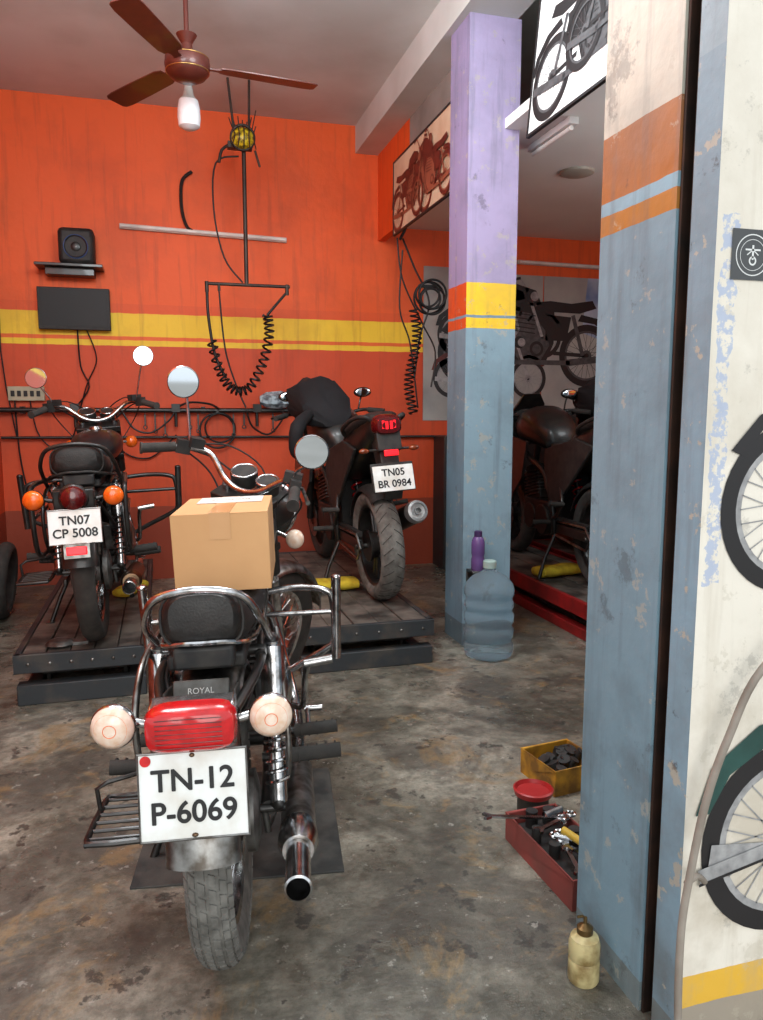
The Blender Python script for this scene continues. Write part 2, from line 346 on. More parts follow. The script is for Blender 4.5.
    rimp.obox(pc-nr*.012+up*.02,nr*.008,V((0,.03,0)),up*.05)
    O.text('plate_text_top',lines[0],tsize,frame(pc+nr*.0034+up*ph*.17,(0,-1,0),up),inkb,.0004,.0003,bold)
    O.text('plate_text_bottom',lines[1],tsize,frame(pc+nr*.0034-up*ph*.20,(0,-1,0),up),inkb,.0004,.0003,bold)
    if detail:
        stk=O.p('plate_sticker',redl); stk.lathe([(0,0),(.010,0),(.010,.001),(0,.001)],pc+nr*.0022+V((0,pw*.5-.014,0))+up*(ph*.5-.013),nr,20)
        blt=O.p('plate_bolts',exh); blt.ell(pc+nr*.003+up*(ph*.5-.007),(.004,.005,.004)); blt.ell(pc+nr*.003-up*(ph*.5-.007),(.004,.006,.004))
    else:
        rr_=O.p('rear_reflector',redglow,.004); rr_.obox(pc-up*(ph/2+.03)+nr*.004,nr*.004,V((0,.04,0)),up*.017); rimp.obox(pc-up*(ph/2+.03)-nr*.002,nr*.003,V((0,.05,0)),up*.03)  # unlit reflector, its shine is put in as emission
    tk=O.p('fuel_tank',tank or greenp)
    tk.loft([sring(x,z,hy,hz,2.3) for x,z,hy,hz in((.56,.83,.04,.03),(.58,.83,.08,.05),(.66,.85,.115,.075),(.78,.865,.135,.09),(.9,.87,.135,.088),(.99,.875,.11,.07),(1.04,.88,.07,.045),(1.05,.88,.02,.015))])
    tc_=O.p('fuel_cap',chrome); tc_.lathe([(0,.018),(.03,.016),(.034,.0)],(.82,0,.953),(0,0,1),24)
    bx=O.p('side_panels',greenp)
    for sgn in(1,-1):
        bx.M=Matrix.Translation((.3,.115*sgn,.53)); bx.loft([[(x*1.0,y*sgn,z) for x,z in [(0.12*kk*math.copysign(abs(math.cos(t))**.7,math.cos(t)),.1*kk*math.copysign(abs(math.sin(t))**.7,math.sin(t))) for t in [2*pi*j/24 for j in range(24)]]] for y,kk in((-.03,1),(.02,1),(.035,.92),(.04,.7))])
    en=O.p('engine_cases',alu,.004); ex_=O.p('engine_covers',chrome if detail else alu)
    en.box((.68,0,.36),(.36,.18,.2)); en.cyl((.6,-.1,.34),(.6,.1,.34),.11); en.cyl((.78,-.1,.36),(.78,.1,.36),.11)
    ex_.ell((.62,.12,.34),(.19,.05,.1)); ex_.ell((.74,-.12,.36),(.15,.045,.095))
    fi=O.p('cylinder_fins',alu)
    for kk in range(13): fi.box((.76+kk*.002,0,.47+kk*.018),(.17 if kk<9 else .2,.16 if kk<9 else .19,.006))
    en.box((.77,0,.57),(.12,.12,.22)); ex_.ell((.78,0,.71),(.08,.09,.035))
    cb=O.p('carburettor',alu); cb.cyl((.7,0,.6),(.55,0,.6),.03); cb.cyl((.62,0,.54),(.62,0,.64),.03); cb.cyl((.55,0,.6),(.42,0,.58),.055)
    e1=O.p('exhaust_pipe',chrome); e1.tube([(.85,-.03,.62),(.95,-.08,.58),(.97,-.12,.42),(.88,-.16,.26),(.7,-.175,.225),(.4,-.178,.235)],.022,sm=6,n=16)
    e2=O.p('muffler',steel if detail else exh); e2.tube([(.42,-.178,.235),(.36,-.178,.24),(.1,-.178,.262),(-.02,-.178,.272)],[.023,.04,.043,.042],n=28)
    e2b=O.p('muffler_end_cone',chrome if detail else exh); e2b.tube([(-.02,-.178,.272),(-.08,-.178,.277),(-.12,-.178,.28)],[.045,.048,.036],n=28)
    dr0=V((-.12,-.178,.28)); dd=V((-.15,.0,.004))
    e1.lathe([(.028,0),(.028,.145),(.030,.147),(.0255,.15),(.0255,.02),(0,.02)],dr0,dd,28)
    ei=O.p('muffler_bore',inkb); ei.lathe([(0,.03),(.0252,.03)],dr0,dd,20)
    lg=O.p('leg_guard',guard)
    for s in(1,-1):
        lg.tube([(x,y*gy,z+gz) for x,y,z in[(.9,.09*s,.70),(.9,.2*s,.71),(.88,.3*s,.70),(.88,.33*s,.66),(.89,.33*s,.52),(.9,.3*s,.48),(.93,.2*s,.42),(.95,.07*s,.34)]],.0125,sm=5)
        lg.cyl((.875,.345*s*gy,.74+gz),(.885,.335*s*gy,.45+gz),.017); lg.ell((.874,.345*s*gy,.745+gz),(.018,.018,.012)); lg.cyl((.89,.06*s,.62+gz),(.885,.33*s*gy,.62+gz),.0095)
    pg=O.p('foot_pegs',rub); ps=O.p('peg_brackets',blk)
    for s in(1,-1):
        for x,y,z,l in((.5,.17,.30,.13),(.17,.165,.375,.13)):
            pg.cyl((x,(y)*s,z),(x-.01,(y+l)*s,z+.01),.019); 
            for kk in range(5): pg.torus((x,(y+.02+kk*.024)*s,z+.002*kk),(0,1,0),.019,.003,16,6)
            ps.cyl((x,.09*s,z),(x,(y+.01)*s,z),.012)
        ps.tube([(.17,.12*s,.375),(.28,.11*s,.42),(.35,.1*s,.33)],.011,n=8)
    ps.tube([(.4,.13,.27),(.38,.2,.13),(.36,.25,.01)],.011); ps.box((.36,.255,.008),(.05,.04,.01))
    ps.tube([(.38,-.11,.26),(.34,-.14,.16),(.28,-.15,.12)],.012); 
    ks=O.p('kick_and_brake_levers',chrome); ks.tube([(.55,-.17,.36),(.5,-.2,.38),(.42,-.21,.5),(.38,-.22,.55)],.01,sm=4); ks.cyl((.38,-.21,.55),(.38,-.29,.56),.013); ks.tube([(.5,-.19,.28),(.6,-.21,.26),(.72,-.21,.28)],.008,sm=4); ks.cyl((.72,-.2,.28),(.72,-.26,.28),.011)
    sst=O.p('side_step',blk); z=.30
    sst.tube([(-.03,.18,z),(.15,.18,z),(.17,.20,z),(.17,.29,z),(.15,.31,z),(-.03,.31,z),(-.05,.29,z),(-.05,.20,z)],.008,closed=True,sm=2,n=8)
    for kk in range(6): sst.cyl((-.03+kk*.037,.18,z),(-.03+kk*.037,.31,z),.005,n=8)
    sst.tube([(.1,.18,z),(.1,.16,.33),(.14,.13,.40)],.008,n=8); sst.tube([(.1,.31,z),(.1,.315,.36),(.1,.29,.375),(.17,.16,.375)],.006,n=8)
    sg=O.p('side_guard_bars',steel if detail else blk)
    sg.tube([(.26,.15,.72),(.05,.165,.70),(-.06,.17,.62),(-.06,.17,.50),(.05,.17,.42),(.2,.16,.42)],.0085,sm=5)
    sg.tube([(.24,-.14,.70),(.08,-.155,.64),(.0,-.165,.5),(.02,-.16,.4)],.007,sm=5)
    if not detail:
        pn=O.p('side_carrier_frames',blk)
        for s in(1,-1):
            pn.tube([(.25,.17*s,.74),(-.12,.19*s,.74),(-.2,.19*s,.68),(-.16,.19*s,.46),(.1,.19*s,.42),(.3,.17*s,.46)],.011,sm=5); pn.tube([(.2,.18*s,.62),(-.18,.195*s,.60)],.008)
    wr=O.p('wiring',wire)
    wr.tube([(-.3,.03,.68),(-.22,.05,.66),(-.1,.09,.7),(.1,.1,.7)],.005,sm=4,n=6); wr.tube([(-.31,-.03,.67),(-.2,-.07,.63),(-.1,-.1,.68),(.1,-.1,.68)],.004,sm=4,n=6); wr.tube([(.0,.13,.66),(.1,.14,.6),(.1,.14,.45),(.3,.12,.4)],.006,sm=4,n=6)
    wr.tube([(-.25,.07,.68),(-.15,.12,.60),(.05,.14,.56),(.2,.13,.62)],.009,sm=4,n=8); wr.tube([(-.2,-.08,.66),(-.1,-.12,.56),(.1,-.13,.5),(.3,-.12,.6)],.007,sm=4,n=8)
    return O.done()
def sport(name,M,lines,tail=redd,tail_glow=redglow,detail=True,cover=True,accent=None):
    O=Obj(name,M); acc=accent or blk
    wheel(O,'rear_wheel',0,.312,.135,alloy=True,tmat=rubdust if detail else rub,tread=False)
    if detail:
        gr=O.p('tyre_grooves',rub)
        for k in range(30):
            th=2*pi*k/30
            for sgn in(1,-1):
                pts=[]
                for q in range(5):
                    a=rad(8+q*13)*sgn; t2=th+(q*.035)+(.1 if sgn>0 else 0); rr=.312-.36*.135*(1-math.cos(a))+.0006; pts.append((rr*math.cos(t2),.0675*math.sin(a),.312+rr*math.sin(t2)))
                gr.tube(pts,.0022,n=5)
    wheel(O,'front_wheel',1.33,.30,.11,alloy=True)
    sw=O.p('swingarm',blk,.006)
    for s in(1,-1): sw.box((.2,.105*s,.325),(.46,.03,.06))
    sw.cyl((.0,-.13,.312),(0,.13,.312),.016)
    dk=O.p('brake_disc',steel); dk.lathe([(.06,0),(.11,0),(.11,.004),(.06,.004)],(0,-.085,.312),(0,-1,0),36,True); dk.lathe([(.06,0),(.14,0),(.14,.004),(.06,.004)],(1.33,.07,.30),(0,1,0),36,True)
    ch=O.p('chain_guard',blkm,.004); ch.box((.2,.1,.38),(.4,.03,.03)); fender(ch,0,.312,.345,.15,25,125,.04)
    ck=O.p('chain',steel); ck.tube([(.4,.12,.37),(.0,.12,.38),(-.065,.12,.312),(0,.12,.245),(.4,.12,.28)],.008,n=6)
    fk=O.p('fork_legs',blk)
    for y in(-.09,.09): fk.cyl((1.33,y,.30),(1.03,y,.98),.026,.022)
    ff=O.p('front_fender',acc); fender(ff,1.33,.30,.34,.13,30,170,.03)
    tb=O.p('tail_body',blk); 
    secs=[(.42,.74,.125,.10),(.25,.78,.13,.12),(.1,.84,.125,.12),(-.05,.90,.11,.10),(-.18,.955,.09,.075),(-.27,.985,.075,.05),(-.3,.99,.055,.03)]
    tb.loft([sring(x,z,hy,hz,3.2) for x,z,hy,hz in secs])
    sp_=O.p('side_panels',blkm,.006)
    for s in(1,-1): sp_.prism([(.5,.125*s,.82),(.5,.13*s,.58),(.34,.13*s,.46),(.1,.13*s,.66),(-.1,.11*s,.86),(.1,.12*s,.9)],(0,.02*s,0))
    ss=O.p('seat',leather); ss.loft([sring(x,z,hy,hz,2.8) for x,z,hy,hz in((-.24,1.02,.05,.02),(-.2,1.02,.09,.035),(-.05,.99,.115,.04),(.08,.95,.125,.045),(.12,.90,.12,.05),(.2,.85,.125,.045),(.4,.82,.125,.04),(.52,.83,.09,.035),(.55,.84,.04,.015))])
    gh=O.p('grab_handles',blkm)
    for s in(1,-1): gh.tube([(.1,.12*s,.93),(.02,.15*s,.97),(-.15,.14*s,1.02),(-.25,.1*s,1.03),(-.25,.07*s,1.01)],.012,sm=5)
    tl=O.p('tail_light',tail); tl.loft([sring(x,z,hy,hz,3) for x,z,hy,hz in((-.28,.985,.08,.055),(-.31,.985,.075,.052),(-.33,.985,.06,.04),(-.335,.985,.03,.012))])
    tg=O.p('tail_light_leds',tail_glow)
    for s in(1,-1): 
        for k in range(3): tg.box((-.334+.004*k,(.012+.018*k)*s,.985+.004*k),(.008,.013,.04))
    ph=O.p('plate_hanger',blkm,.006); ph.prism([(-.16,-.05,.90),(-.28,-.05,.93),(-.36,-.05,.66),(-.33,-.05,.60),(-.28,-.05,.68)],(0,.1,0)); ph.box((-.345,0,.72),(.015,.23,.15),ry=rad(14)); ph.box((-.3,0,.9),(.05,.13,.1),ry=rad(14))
    rr=O.p('plate_reflector',tail_glow,.003); rr.box((-.345,0,.845),(.012,.075,.03),ry=rad(14))  # reflector, default material gives it an emissive shine
    up=V((.25,0,1)).normalized(); nr=V((-1,0,.25)).normalized(); pc=V((-.352,0,.715))
    pl=O.p('number_plate',white,.003); pl.obox(pc+nr*.008,nr*.002,V((0,.108,0)),up*.066)
    O.text('plate_text_top',lines[0],.052,frame(pc+nr*.0112+up*.028,(0,-1,0),up),inkb,.0004,.0003,.0009); O.text('plate_text_bottom',lines[1],.052,frame(pc+nr*.0112-up*.030,(0,-1,0),up),inkb,.0004,.0003,.0009)
    for s in(1,-1):
        ph.tube([(-.29,.04*s,.86),(-.3,.12*s,.86)],.007); il=O.p('rear_indicator_'+('l' if s>0 else 'r'),pm('smoked_amber_lens',(150,66,24),.2,0,(90,36,14),30,coat=.5)); il.ell((-.31,.135*s,.86),(.016,.028,.014))
    tk=O.p('fuel_tank',acc); tk.loft([sring(x,z,hy,hz,2.6) for x,z,hy,hz in((.5,.86,.06,.04),(.54,.88,.12,.09),(.66,.93,.16,.12),(.8,.96,.17,.13),(.92,.95,.155,.12),(1.0,.93,.1,.08),(1.02,.93,.04,.03))])
    fa=O.p('fairing',acc)
    for s in(1,-1): fa.prism([(.7,.16*s,.86),(.98,.19*s,.9),(1.25,.15*s,.86),(1.1,.2*s,.66),(.85,.2*s,.5),(.72,.19*s,.62)],(0,.02*s,0))
    fa.loft([sring(x,z,hy,hz,2.6) for x,z,hy,hz in((1.05,.95,.15,.12),(1.16,.94,.16,.13),(1.28,.88,.12,.09),(1.33,.85,.05,.04))])
    ws=O.p('windscreen',blk); ws.prism([(1.02,.1,1.1),(1.0,.06,1.17),(1.0,-.06,1.17),(1.02,-.1,1.1),(1.12,-.13,1.02),(1.12,.13,1.02)],(.012,0,.004))
    hb=O.p('handlebar',blk)
    hb.tube([(.86,.36,1.03),(.95,.25,1.05),(1.0,.1,1.02),(1.0,-.1,1.02),(.95,-.25,1.05),(.86,-.36,1.03)],.012,sm=5)
    gp=O.p('grips',rub); lv=O.p('levers',steel); mg=O.p('mirror_glass',mirrorm)
    for s in(1,-1):
        gp.cyl((.855,.365*s,1.03),(.93,.28*s,1.045),.018); lv.tube([(.97,.24*s,1.05),(1.0,.28*s,1.05),(.93,.38*s,1.03)],.007,sm=4,n=8)
        hb.tube([(.96,.22*s,1.06),(.98,.24*s,1.11),(.97,.25*s,1.15)],.006,sm=3,n=8)
        hb.M=Matrix.Translation((.96,.255*s,1.165)); hb.ell((0,0,0),(.022,.062,.034)); hb.M=Matrix()
        mg.M=Matrix.Translation((.942,.255*s,1.165)); mg.ell((0,0,0),(.006,.054,.028)); mg.M=Matrix()
    en=O.p('engine',pm('engine_black',(32,32,33),.5,.5,(50,47,44),18),.008)
    en.box((.66,0,.38),(.4,.26,.2)); en.cyl((.55,-.15,.36),(.55,.15,.36),.1); en.cyl((.76,-.14,.36),(.76,.14,.36),.09); en.box((.78,0,.58),(.18,.2,.24),ry=rad(12)); en.box((.45,0,.5),(.16,.2,.3))
    fi=O.p('cylinder_fins',alu)
    for k in range(8): fi.box((.78,0,.50+k*.022),(.21,.23,.006),ry=rad(12))
    fr=O.p('frame',blk)
    for s in(1,-1):
        fr.tube([(1.02,.04*s,.9),(.8,.14*s,.78),(.5,.14*s,.66),(.4,.13*s,.4),(.42,.12*s,.28)],.018,sm=5); fr.tube([(.48,.12*s,.7),(.2,.11*s,.76),(-.15,.07*s,.92)],.014,sm=4); fr.tube([(.42,.12*s,.5),(.2,.12*s,.66),(0,.1*s,.82)],.012)
        fr.tube([(.42,.13*s,.38),(.3,.16*s,.42),(.2,.17*s,.5),(.3,.13*s,.62)],.011,sm=3)
        gp.cyl((.42,.15*s,.36),(.41,.27*s,.37),.015); gp.cyl((.2,.16*s,.5),(.19,.26*s,.51),.014)
    ms=O.p('monoshock',redl); spring(ms,(.28,0,.42),(.38,0,.7),.032,6,.006); fr.cyl((.28,0,.4),(.38,0,.72),.015)
    e1=O.p('exhaust_header',exh); e1.tube([(.9,0,.55),(.98,-.04,.42),(.88,-.08,.24),(.6,-.12,.2),(.4,-.16,.26),(.25,-.18,.36)],.024,sm=5,n=14)
    e2=O.p('muffler',blk); e2.tube([(.28,-.17,.34),(.22,-.175,.38),(-.1,-.195,.485)],[.03,.06,.062],n=28)
    e3=O.p('muffler_cap',pm('brushed_silver_cap',(196,196,196),.4,.5)); ax=V((-.32,-.02,.105)); e3.lathe([(.063,0),(.065,.02),(.058,.05),(.045,.055),(.042,.045),(.022,.04),(.02,.06),(.016,.06),(.016,.02),(0,.02)],(-.1,-.195,.485),ax,28)
    ps=O.p('stand',blk); ps.tube([(.4,.12,.28),(.38,.2,.14),(.36,.25,.015)],.012); ps.box((.36,.25,.008),(.06,.04,.012))
    if cover:
        cv=O.p('draped_cover',pm('black_cloth',(16,16,19),.85,0,(26,26,30),9,bump=.5,bscale=14))
        cv.loft([[(x,y+.02*math.sin(3*x*7+j),z+.012*math.sin(j*1.7+x*20)) for j,(x,y,z) in enumerate(sring(x0,zc,hy,hz,2.3,28,yc))] for x0,zc,hy,hz,yc in((.55,1.0,.08,.05,.04),(.62,1.06,.15,.11,.07),(.75,1.12,.17,.15,.09),(.88,1.13,.17,.15,.10),(.98,1.10,.13,.12,.09),(1.03,1.05,.06,.04,.07))])
        cv.tube([(.6,.2,1.05),(.5,.3,.98),(.52,.32,.85),(.6,.3,.8)],[.03,.045,.04,.02],sm=3,n=12)
    return O.done()
def place(u,v,z,head,lean=0):
    return Matrix.Translation((u,v,z))@Matrix.Rotation(rad(90-head),4,'Z')@Matrix.Rotation(rad(-lean),4,'X')
MB1=place(.118,1.765,0.0,9.6,2.0)
classic('motorcycle',MB1,('TN-12','P-6069'),steer=38,mir=(.04,-.05),tsize=.056,gz=-.055,gy=.96)
B=Obj('cardboard_box',MB1); card=pm('cardboard',(206,160,112),.8,0,(188,142,96),5,bump=.05)
c=B.p('carton',card,.003); x0,x1,y0,y1,z0,z1=.075,.42,-.142,.086,.848,1.035
c.bb((x0,y0,z0),(x1,y1,z1)); c.bb((x0,y0,z1),(x1,-.029,z1+.003)); c.bb((x0,-.027,z1),(x1,y1,z1+.003))
tp=B.p('packing_tape',pm('brown_tape',(198,152,106),.3,0,(186,140,94),9)); tp.bb((x0-.001,-.053,z1+.003),(x1+.001,-.003,z1+.0042)); tp.bb((x0-.0015,-.053,z1-.06),(x0-.0003,-.003,z1+.004))
lb=B.p('shipping_label',white); lb.bb((x0+.2,-.12,z1+.0042),(x0+.33,.05,z1+.005))
B.text('label_print','GENUINE PARTS',.014,frame((x0+.26,-.035,z1+.0055),(0,-1,0),(1,0,0)),inkb,.0001)
B.done()
classic('motorcycle',place(-.325,3.70,.225,0.8,2.5),('TN07','CP 5008'),steer=-4,guard=blk,tail=redd,ind=ambl,fend=blk,detail=False,mir=(-.02,.07),tsize=.05,plate_size=(.205,.14),grabm=blk,tread=False,tmat=rub,k=.86,iw=.155,sw=1.0,gy=1.22,gz=-.03)
sport('motorcycle',place(1.160,4.08,.225,-2,3.8),('TN05','BR 0984'))
sport('motorcycle',place(2.48,3.9,.225,3,2),('TN01','AB 4410'),detail=False,cover=False,tail_glow=redd)
sport('motorcycle',place(3.17,4.0,.225,-5,0),('TN02','AC 1120'),detail=False,cover=True,tail_glow=redd)
# ------------------------------------------------------------------ lifts
lsteel=pm('lift_painted_steel',(52,56,59),.55,.3,(86,78,70),7,amt=.42,bump=.1,sharp=.12)
deck=pm('lift_deck',(112,105,97),.6,.1,(52,49,46),7,amt=.5,bump=.15,detail=9,sharp=.12)
lred=pm('lift_red_paint',(165,28,30),.5,0,(90,26,24),8)
def lift(u0,u1,v0,v1,h=.225,body=lsteel,mats=deck):
    O=Obj('motorcycle_lift')
    d=O.p('deck_planks',mats,.003); n=5; w=(u1-u0-.06)/n
    for i in range(n): d.bb((u0+.03+i*w+.003,v0+.02,h-.02),(u0+.03+(i+1)*w-.003,v1-.02,h-.002-.004*(i%2)))
    f=O.p('deck_frame',body,.004)
    f.bb((u0,v0,h-.085),(u0+.03,v1,h)); f.bb((u1-.03,v0,h-.085),(u1,v1,h)); f.bb((u0,v0,h-.085),(u1,v0+.03,h)); f.bb((u0,v1-.03,h-.085),(u1,v1,h))
    f.bb((u0+.02,v0+.02,h-.04),(u1-.02,v1-.02,h-.022))
    b=O.p('base_frame',body,.004)
    b.bb((u0+.03,v0+.05,0),(u0+.09,v1-.05,.06)); b.bb((u1-.09,v0+.05,0),(u1-.03,v1-.05,.06)); b.bb((u0+.01,v0-.01,0),(u1-.01,v0+.06,.09)); b.bb((u0+.03,v1-.1,0),(u1-.03,v1-.04,.06))
    s=O.p('scissor_arms',worn)
    for x in(u0+.11,u1-.11):
        s.obox((x,(v0+v1)/2,.09),(.008,0,0),(0,(v1-v0)*.4,.045),(0,-.002,.018)); s.obox((x+.02,(v0+v1)/2,.09),(.008,0,0),(0,(v1-v0)*.4,-.045),(0,.002,.018))
    s.cyl((u0+.1,v0+.12,.11),(u1-.1,v0+.12,.11),.015)
    r=O.p('deck_rivets',steel)
    for i in range(6):
        x=u0+.06+(u1-u0-.12)*i/5; r.ell((x,v0+.001,h-.045),(.008,.005,.008),10,6)
    return O
lift(-.66,-.10,3.52,5.65).done(); lift(.60,1.30,3.58,5.65).done(); lift(2.2,2.78,3.35,5.65,body=lred).done(); lift(2.86,3.5,3.35,5.65,body=lred).done()
O=Obj('engine_cover_part',Matrix.Translation((-.48,3.64,.2255))); p=O.p('cover',alu); p.lathe([(0,0),(.06,0),(.065,.008),(.05,.022),(.02,.026),(0,.02)],(0,0,0),(0,0,1),28); p.prism([(.04,-.03,.0),(.12,-.02,.0),(.15,.02,.0),(.05,.035,.0)],(0,0,.014)); O.done()
# cabinet added to darken the back of the right bay
O=Obj('added_dark_cabinet'); c_=O.p('carcass',pm('cabinet_dark',(40,42,46),.5,.2,(58,54,50),8),.006); c_.bb((2.15,5.72,0),(3.95,5.98,1.08)); d_=O.p('drawer_fronts',pm('cabinet_drawer',(30,31,34),.45,.2,(46,44,42),10),.004); hn=O.p('handles',worn)
for i in range(3):
    for j in range(4):
        a0=2.18+i*.59; z0_=.08+j*.25; d_.bb((a0,5.705,z0_),(a0+.56,5.72,z0_+.23)); hn.cyl((a0+.2,5.69,z0_+.17),(a0+.36,5.69,z0_+.17),.007); hn.cyl((a0+.21,5.69,z0_+.17),(a0+.21,5.71,z0_+.17),.005); hn.cyl((a0+.35,5.69,z0_+.17),(a0+.35,5.71,z0_+.17),.005)
O.done()
# ------------------------------------------------------------------ room shell
CZ=3.44
ORG=(232,92,30); YEL=(240,198,44)
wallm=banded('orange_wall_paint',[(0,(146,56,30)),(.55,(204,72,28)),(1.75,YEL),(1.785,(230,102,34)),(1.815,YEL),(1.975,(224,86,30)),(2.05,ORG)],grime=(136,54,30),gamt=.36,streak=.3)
ceilm=pm('ceiling_plaster',(210,214,212),.9,0,(188,190,186),1.2,bump=.05,sharp=.12)
wceil=pm('false_ceiling_white',(232,234,230),.85,0,(220,221,216),1.5)
def slab(name,a,b,mat,bevel=0):
    m=MB(mat,bevel); m.bb(a,b); return m.obj(name)
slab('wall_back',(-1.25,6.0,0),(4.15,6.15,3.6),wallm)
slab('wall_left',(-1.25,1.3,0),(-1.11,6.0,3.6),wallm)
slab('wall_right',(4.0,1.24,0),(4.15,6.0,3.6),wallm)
slab('ceiling',(-1.25,1.17,CZ),(4.15,6.15,CZ+.1),ceilm)
slab('ceiling_right_bay',(1.74,1.25,2.71),(4.0,6.0,2.76),wceil)
slab('trim_ceiling_beam',(1.50,1.25,3.24),(1.80,6.0,CZ),ceilm)
fas=pm('fascia_board',(150,144,138),.8,0,(120,114,108),4)
slab('trim_bay_fascia_near',(1.68,1.55,2.6),(1.74,3.2,3.24),fas)
slab('trim_bay_fascia_far',(1.68,4.06,2.6),(1.74,5.2,3.24),fas)
slab('wall_bay_header',(1.68,5.2,2.6),(1.74,6.0,3.24),wallm)
# floor
fm=bpy.data.materials.new('stained_concrete'); fm.use_nodes=True; nt=fm.node_tree; L=nt.links.new; b=nt.nodes['Principled BSDF']
tc=nt.nodes.new('ShaderNodeTexCoord')
def noise(sc,det,ro=.6,dist=0):
    n=nt.nodes.new('ShaderNodeTexNoise'); n.inputs['Scale'].default_value=sc; n.inputs['Detail'].default_value=det; n.inputs['Roughness'].default_value=ro; n.inputs['Distortion'].default_value=dist; L(tc.outputs['Object'],n.inputs['Vector']); return n
def ramp(src,stops):
    r=nt.nodes.new('ShaderNodeValToRGB'); e=r.color_ramp.elements
    while len(e)>1: e.remove(e[-1])
    for i,(p,c) in enumerate(stops):
        x=e[0] if i==0 else e.new(p); x.position=p; x.color=lin(c)
    L(src.outputs['Fac'],r.inputs['Fac']); return r
def mix(a,b_,fac,mode='MIX'):
    m=nt.nodes.new('ShaderNodeMixRGB'); m.blend_type=mode; L(a.outputs[0],m.inputs['Color1']); L(b_.outputs[0],m.inputs['Color2'])
    if isinstance(fac,float): m.inputs['Fac'].default_value=fac
    else: L(fac.outputs[0],m.inputs['Fac'])
    return m
base=ramp(noise(1.3,10,.62,.6),[(.38,(94,90,80)),(.5,(126,121,109)),(.6,(162,156,142))])
fine=ramp(noise(16,10,.75),[(.4,(136,133,126)),(.6,(255,255,255))])
m1=mix(base,fine,.68,'MULTIPLY')
dark=ramp(noise(1.9,9,.65,1.2),[(.49,(0,0,0)),(.58,(215,215,215))]); oil=ramp(noise(3,2),[(0,(58,55,50)),(1,(80,75,68))]); m2=mix(m1,oil,dark)
rustf=ramp(noise(3.1,9,.74,.8),[(.54,(0,0,0)),(.61,(165,165,165))]); rustc=ramp(noise(5,3),[(0,(146,112,68)),(1,(176,142,88))]); m3=mix(m2,rustc,rustf)
spots=ramp(noise(8,8,.68),[(.58,(0,0,0)),(.62,(235,235,235))]); spc=ramp(noise(3,2),[(0,(42,40,38)),(1,(60,57,52))]); m4=mix(m3,spc,spots)
wh=ramp(noise(24,8,.7),[(.61,(0,0,0)),(.65,(170,170,170))]); whc=ramp(noise(3,2),[(0,(180,176,166)),(1,(200,195,184))]); m5=mix(m4,whc,wh)
L(m5.outputs[0],b.inputs['Base Color'])
rr=ramp(noise(3,6),[(.35,(120,120,120)),(.7,(200,200,200))]); L(rr.outputs[0],b.inputs['Roughness'])
bp=nt.nodes.new('ShaderNodeBump'); bp.inputs['Strength'].default_value=.4; bp.inputs['Distance'].default_value=.01; L(noise(22,8,.7).outputs['Fac'],bp.inputs['Height']); L(bp.outputs['Normal'],b.inputs['Normal'])
slab('floor',(-1.25,1.0,-.12),(4.15,6.15,0),fm)
slab('ground',(-12,-14,-.14),(14,1.0,-.005),pm('street_concrete',(172,168,160),.9,0,(144,140,132),2,bump=.2))
PUR=(148,138,176); BLU=(116,144,160)
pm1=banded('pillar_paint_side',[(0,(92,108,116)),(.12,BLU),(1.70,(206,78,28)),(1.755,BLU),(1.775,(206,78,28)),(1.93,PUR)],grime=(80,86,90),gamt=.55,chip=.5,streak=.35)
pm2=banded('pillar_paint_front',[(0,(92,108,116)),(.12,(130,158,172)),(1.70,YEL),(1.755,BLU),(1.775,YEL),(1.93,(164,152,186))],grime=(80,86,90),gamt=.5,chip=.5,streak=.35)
def pillar(name,a,b,side,front):
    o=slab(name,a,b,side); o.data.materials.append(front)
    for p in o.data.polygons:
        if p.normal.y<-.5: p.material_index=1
    return o
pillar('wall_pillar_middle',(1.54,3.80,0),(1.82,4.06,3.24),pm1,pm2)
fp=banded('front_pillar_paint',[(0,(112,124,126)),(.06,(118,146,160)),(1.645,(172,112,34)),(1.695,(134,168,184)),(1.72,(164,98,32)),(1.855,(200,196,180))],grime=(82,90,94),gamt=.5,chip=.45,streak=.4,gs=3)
slab('wall_pillar_front',(.94,1.285,0),(1.2,1.545,CZ),fp)
sc=Obj('trim_shutter_guide'); k=sc.p('guide_rail',pm('rusty_dark_steel',(30,26,24),.7,.4,(70,46,34),14),.001)
k.bb((.985,1.242,0),(1.2,1.283,3.4)); k.bb((.945,1.242,0),(.985,1.249,3.4)); k.bb((.945,1.276,0),(.985,1.283,3.4)); sc.done()
ow_side=banded('jamb_paint',[(0,(116,126,128)),(.06,(128,156,172)),(1.9,(142,166,178)),(2.0,(192,194,186))],grame if False else (92,92,86),gamt=.5,chip=.8,streak=.4)
ow_front=banded('outer_wall_paint',[(0,(150,140,126)),(.09,(214,168,56)),(.155,(218,212,200))],grime=(160,148,128),gamt=.45,chip=.3,streak=.3,gs=3,daub=(.952,.985,.96,1.62,(150,166,196)))
pillar('wall_front_outer',(.94,1.17,0),(3.9,1.24,CZ),ow_side,ow_front)
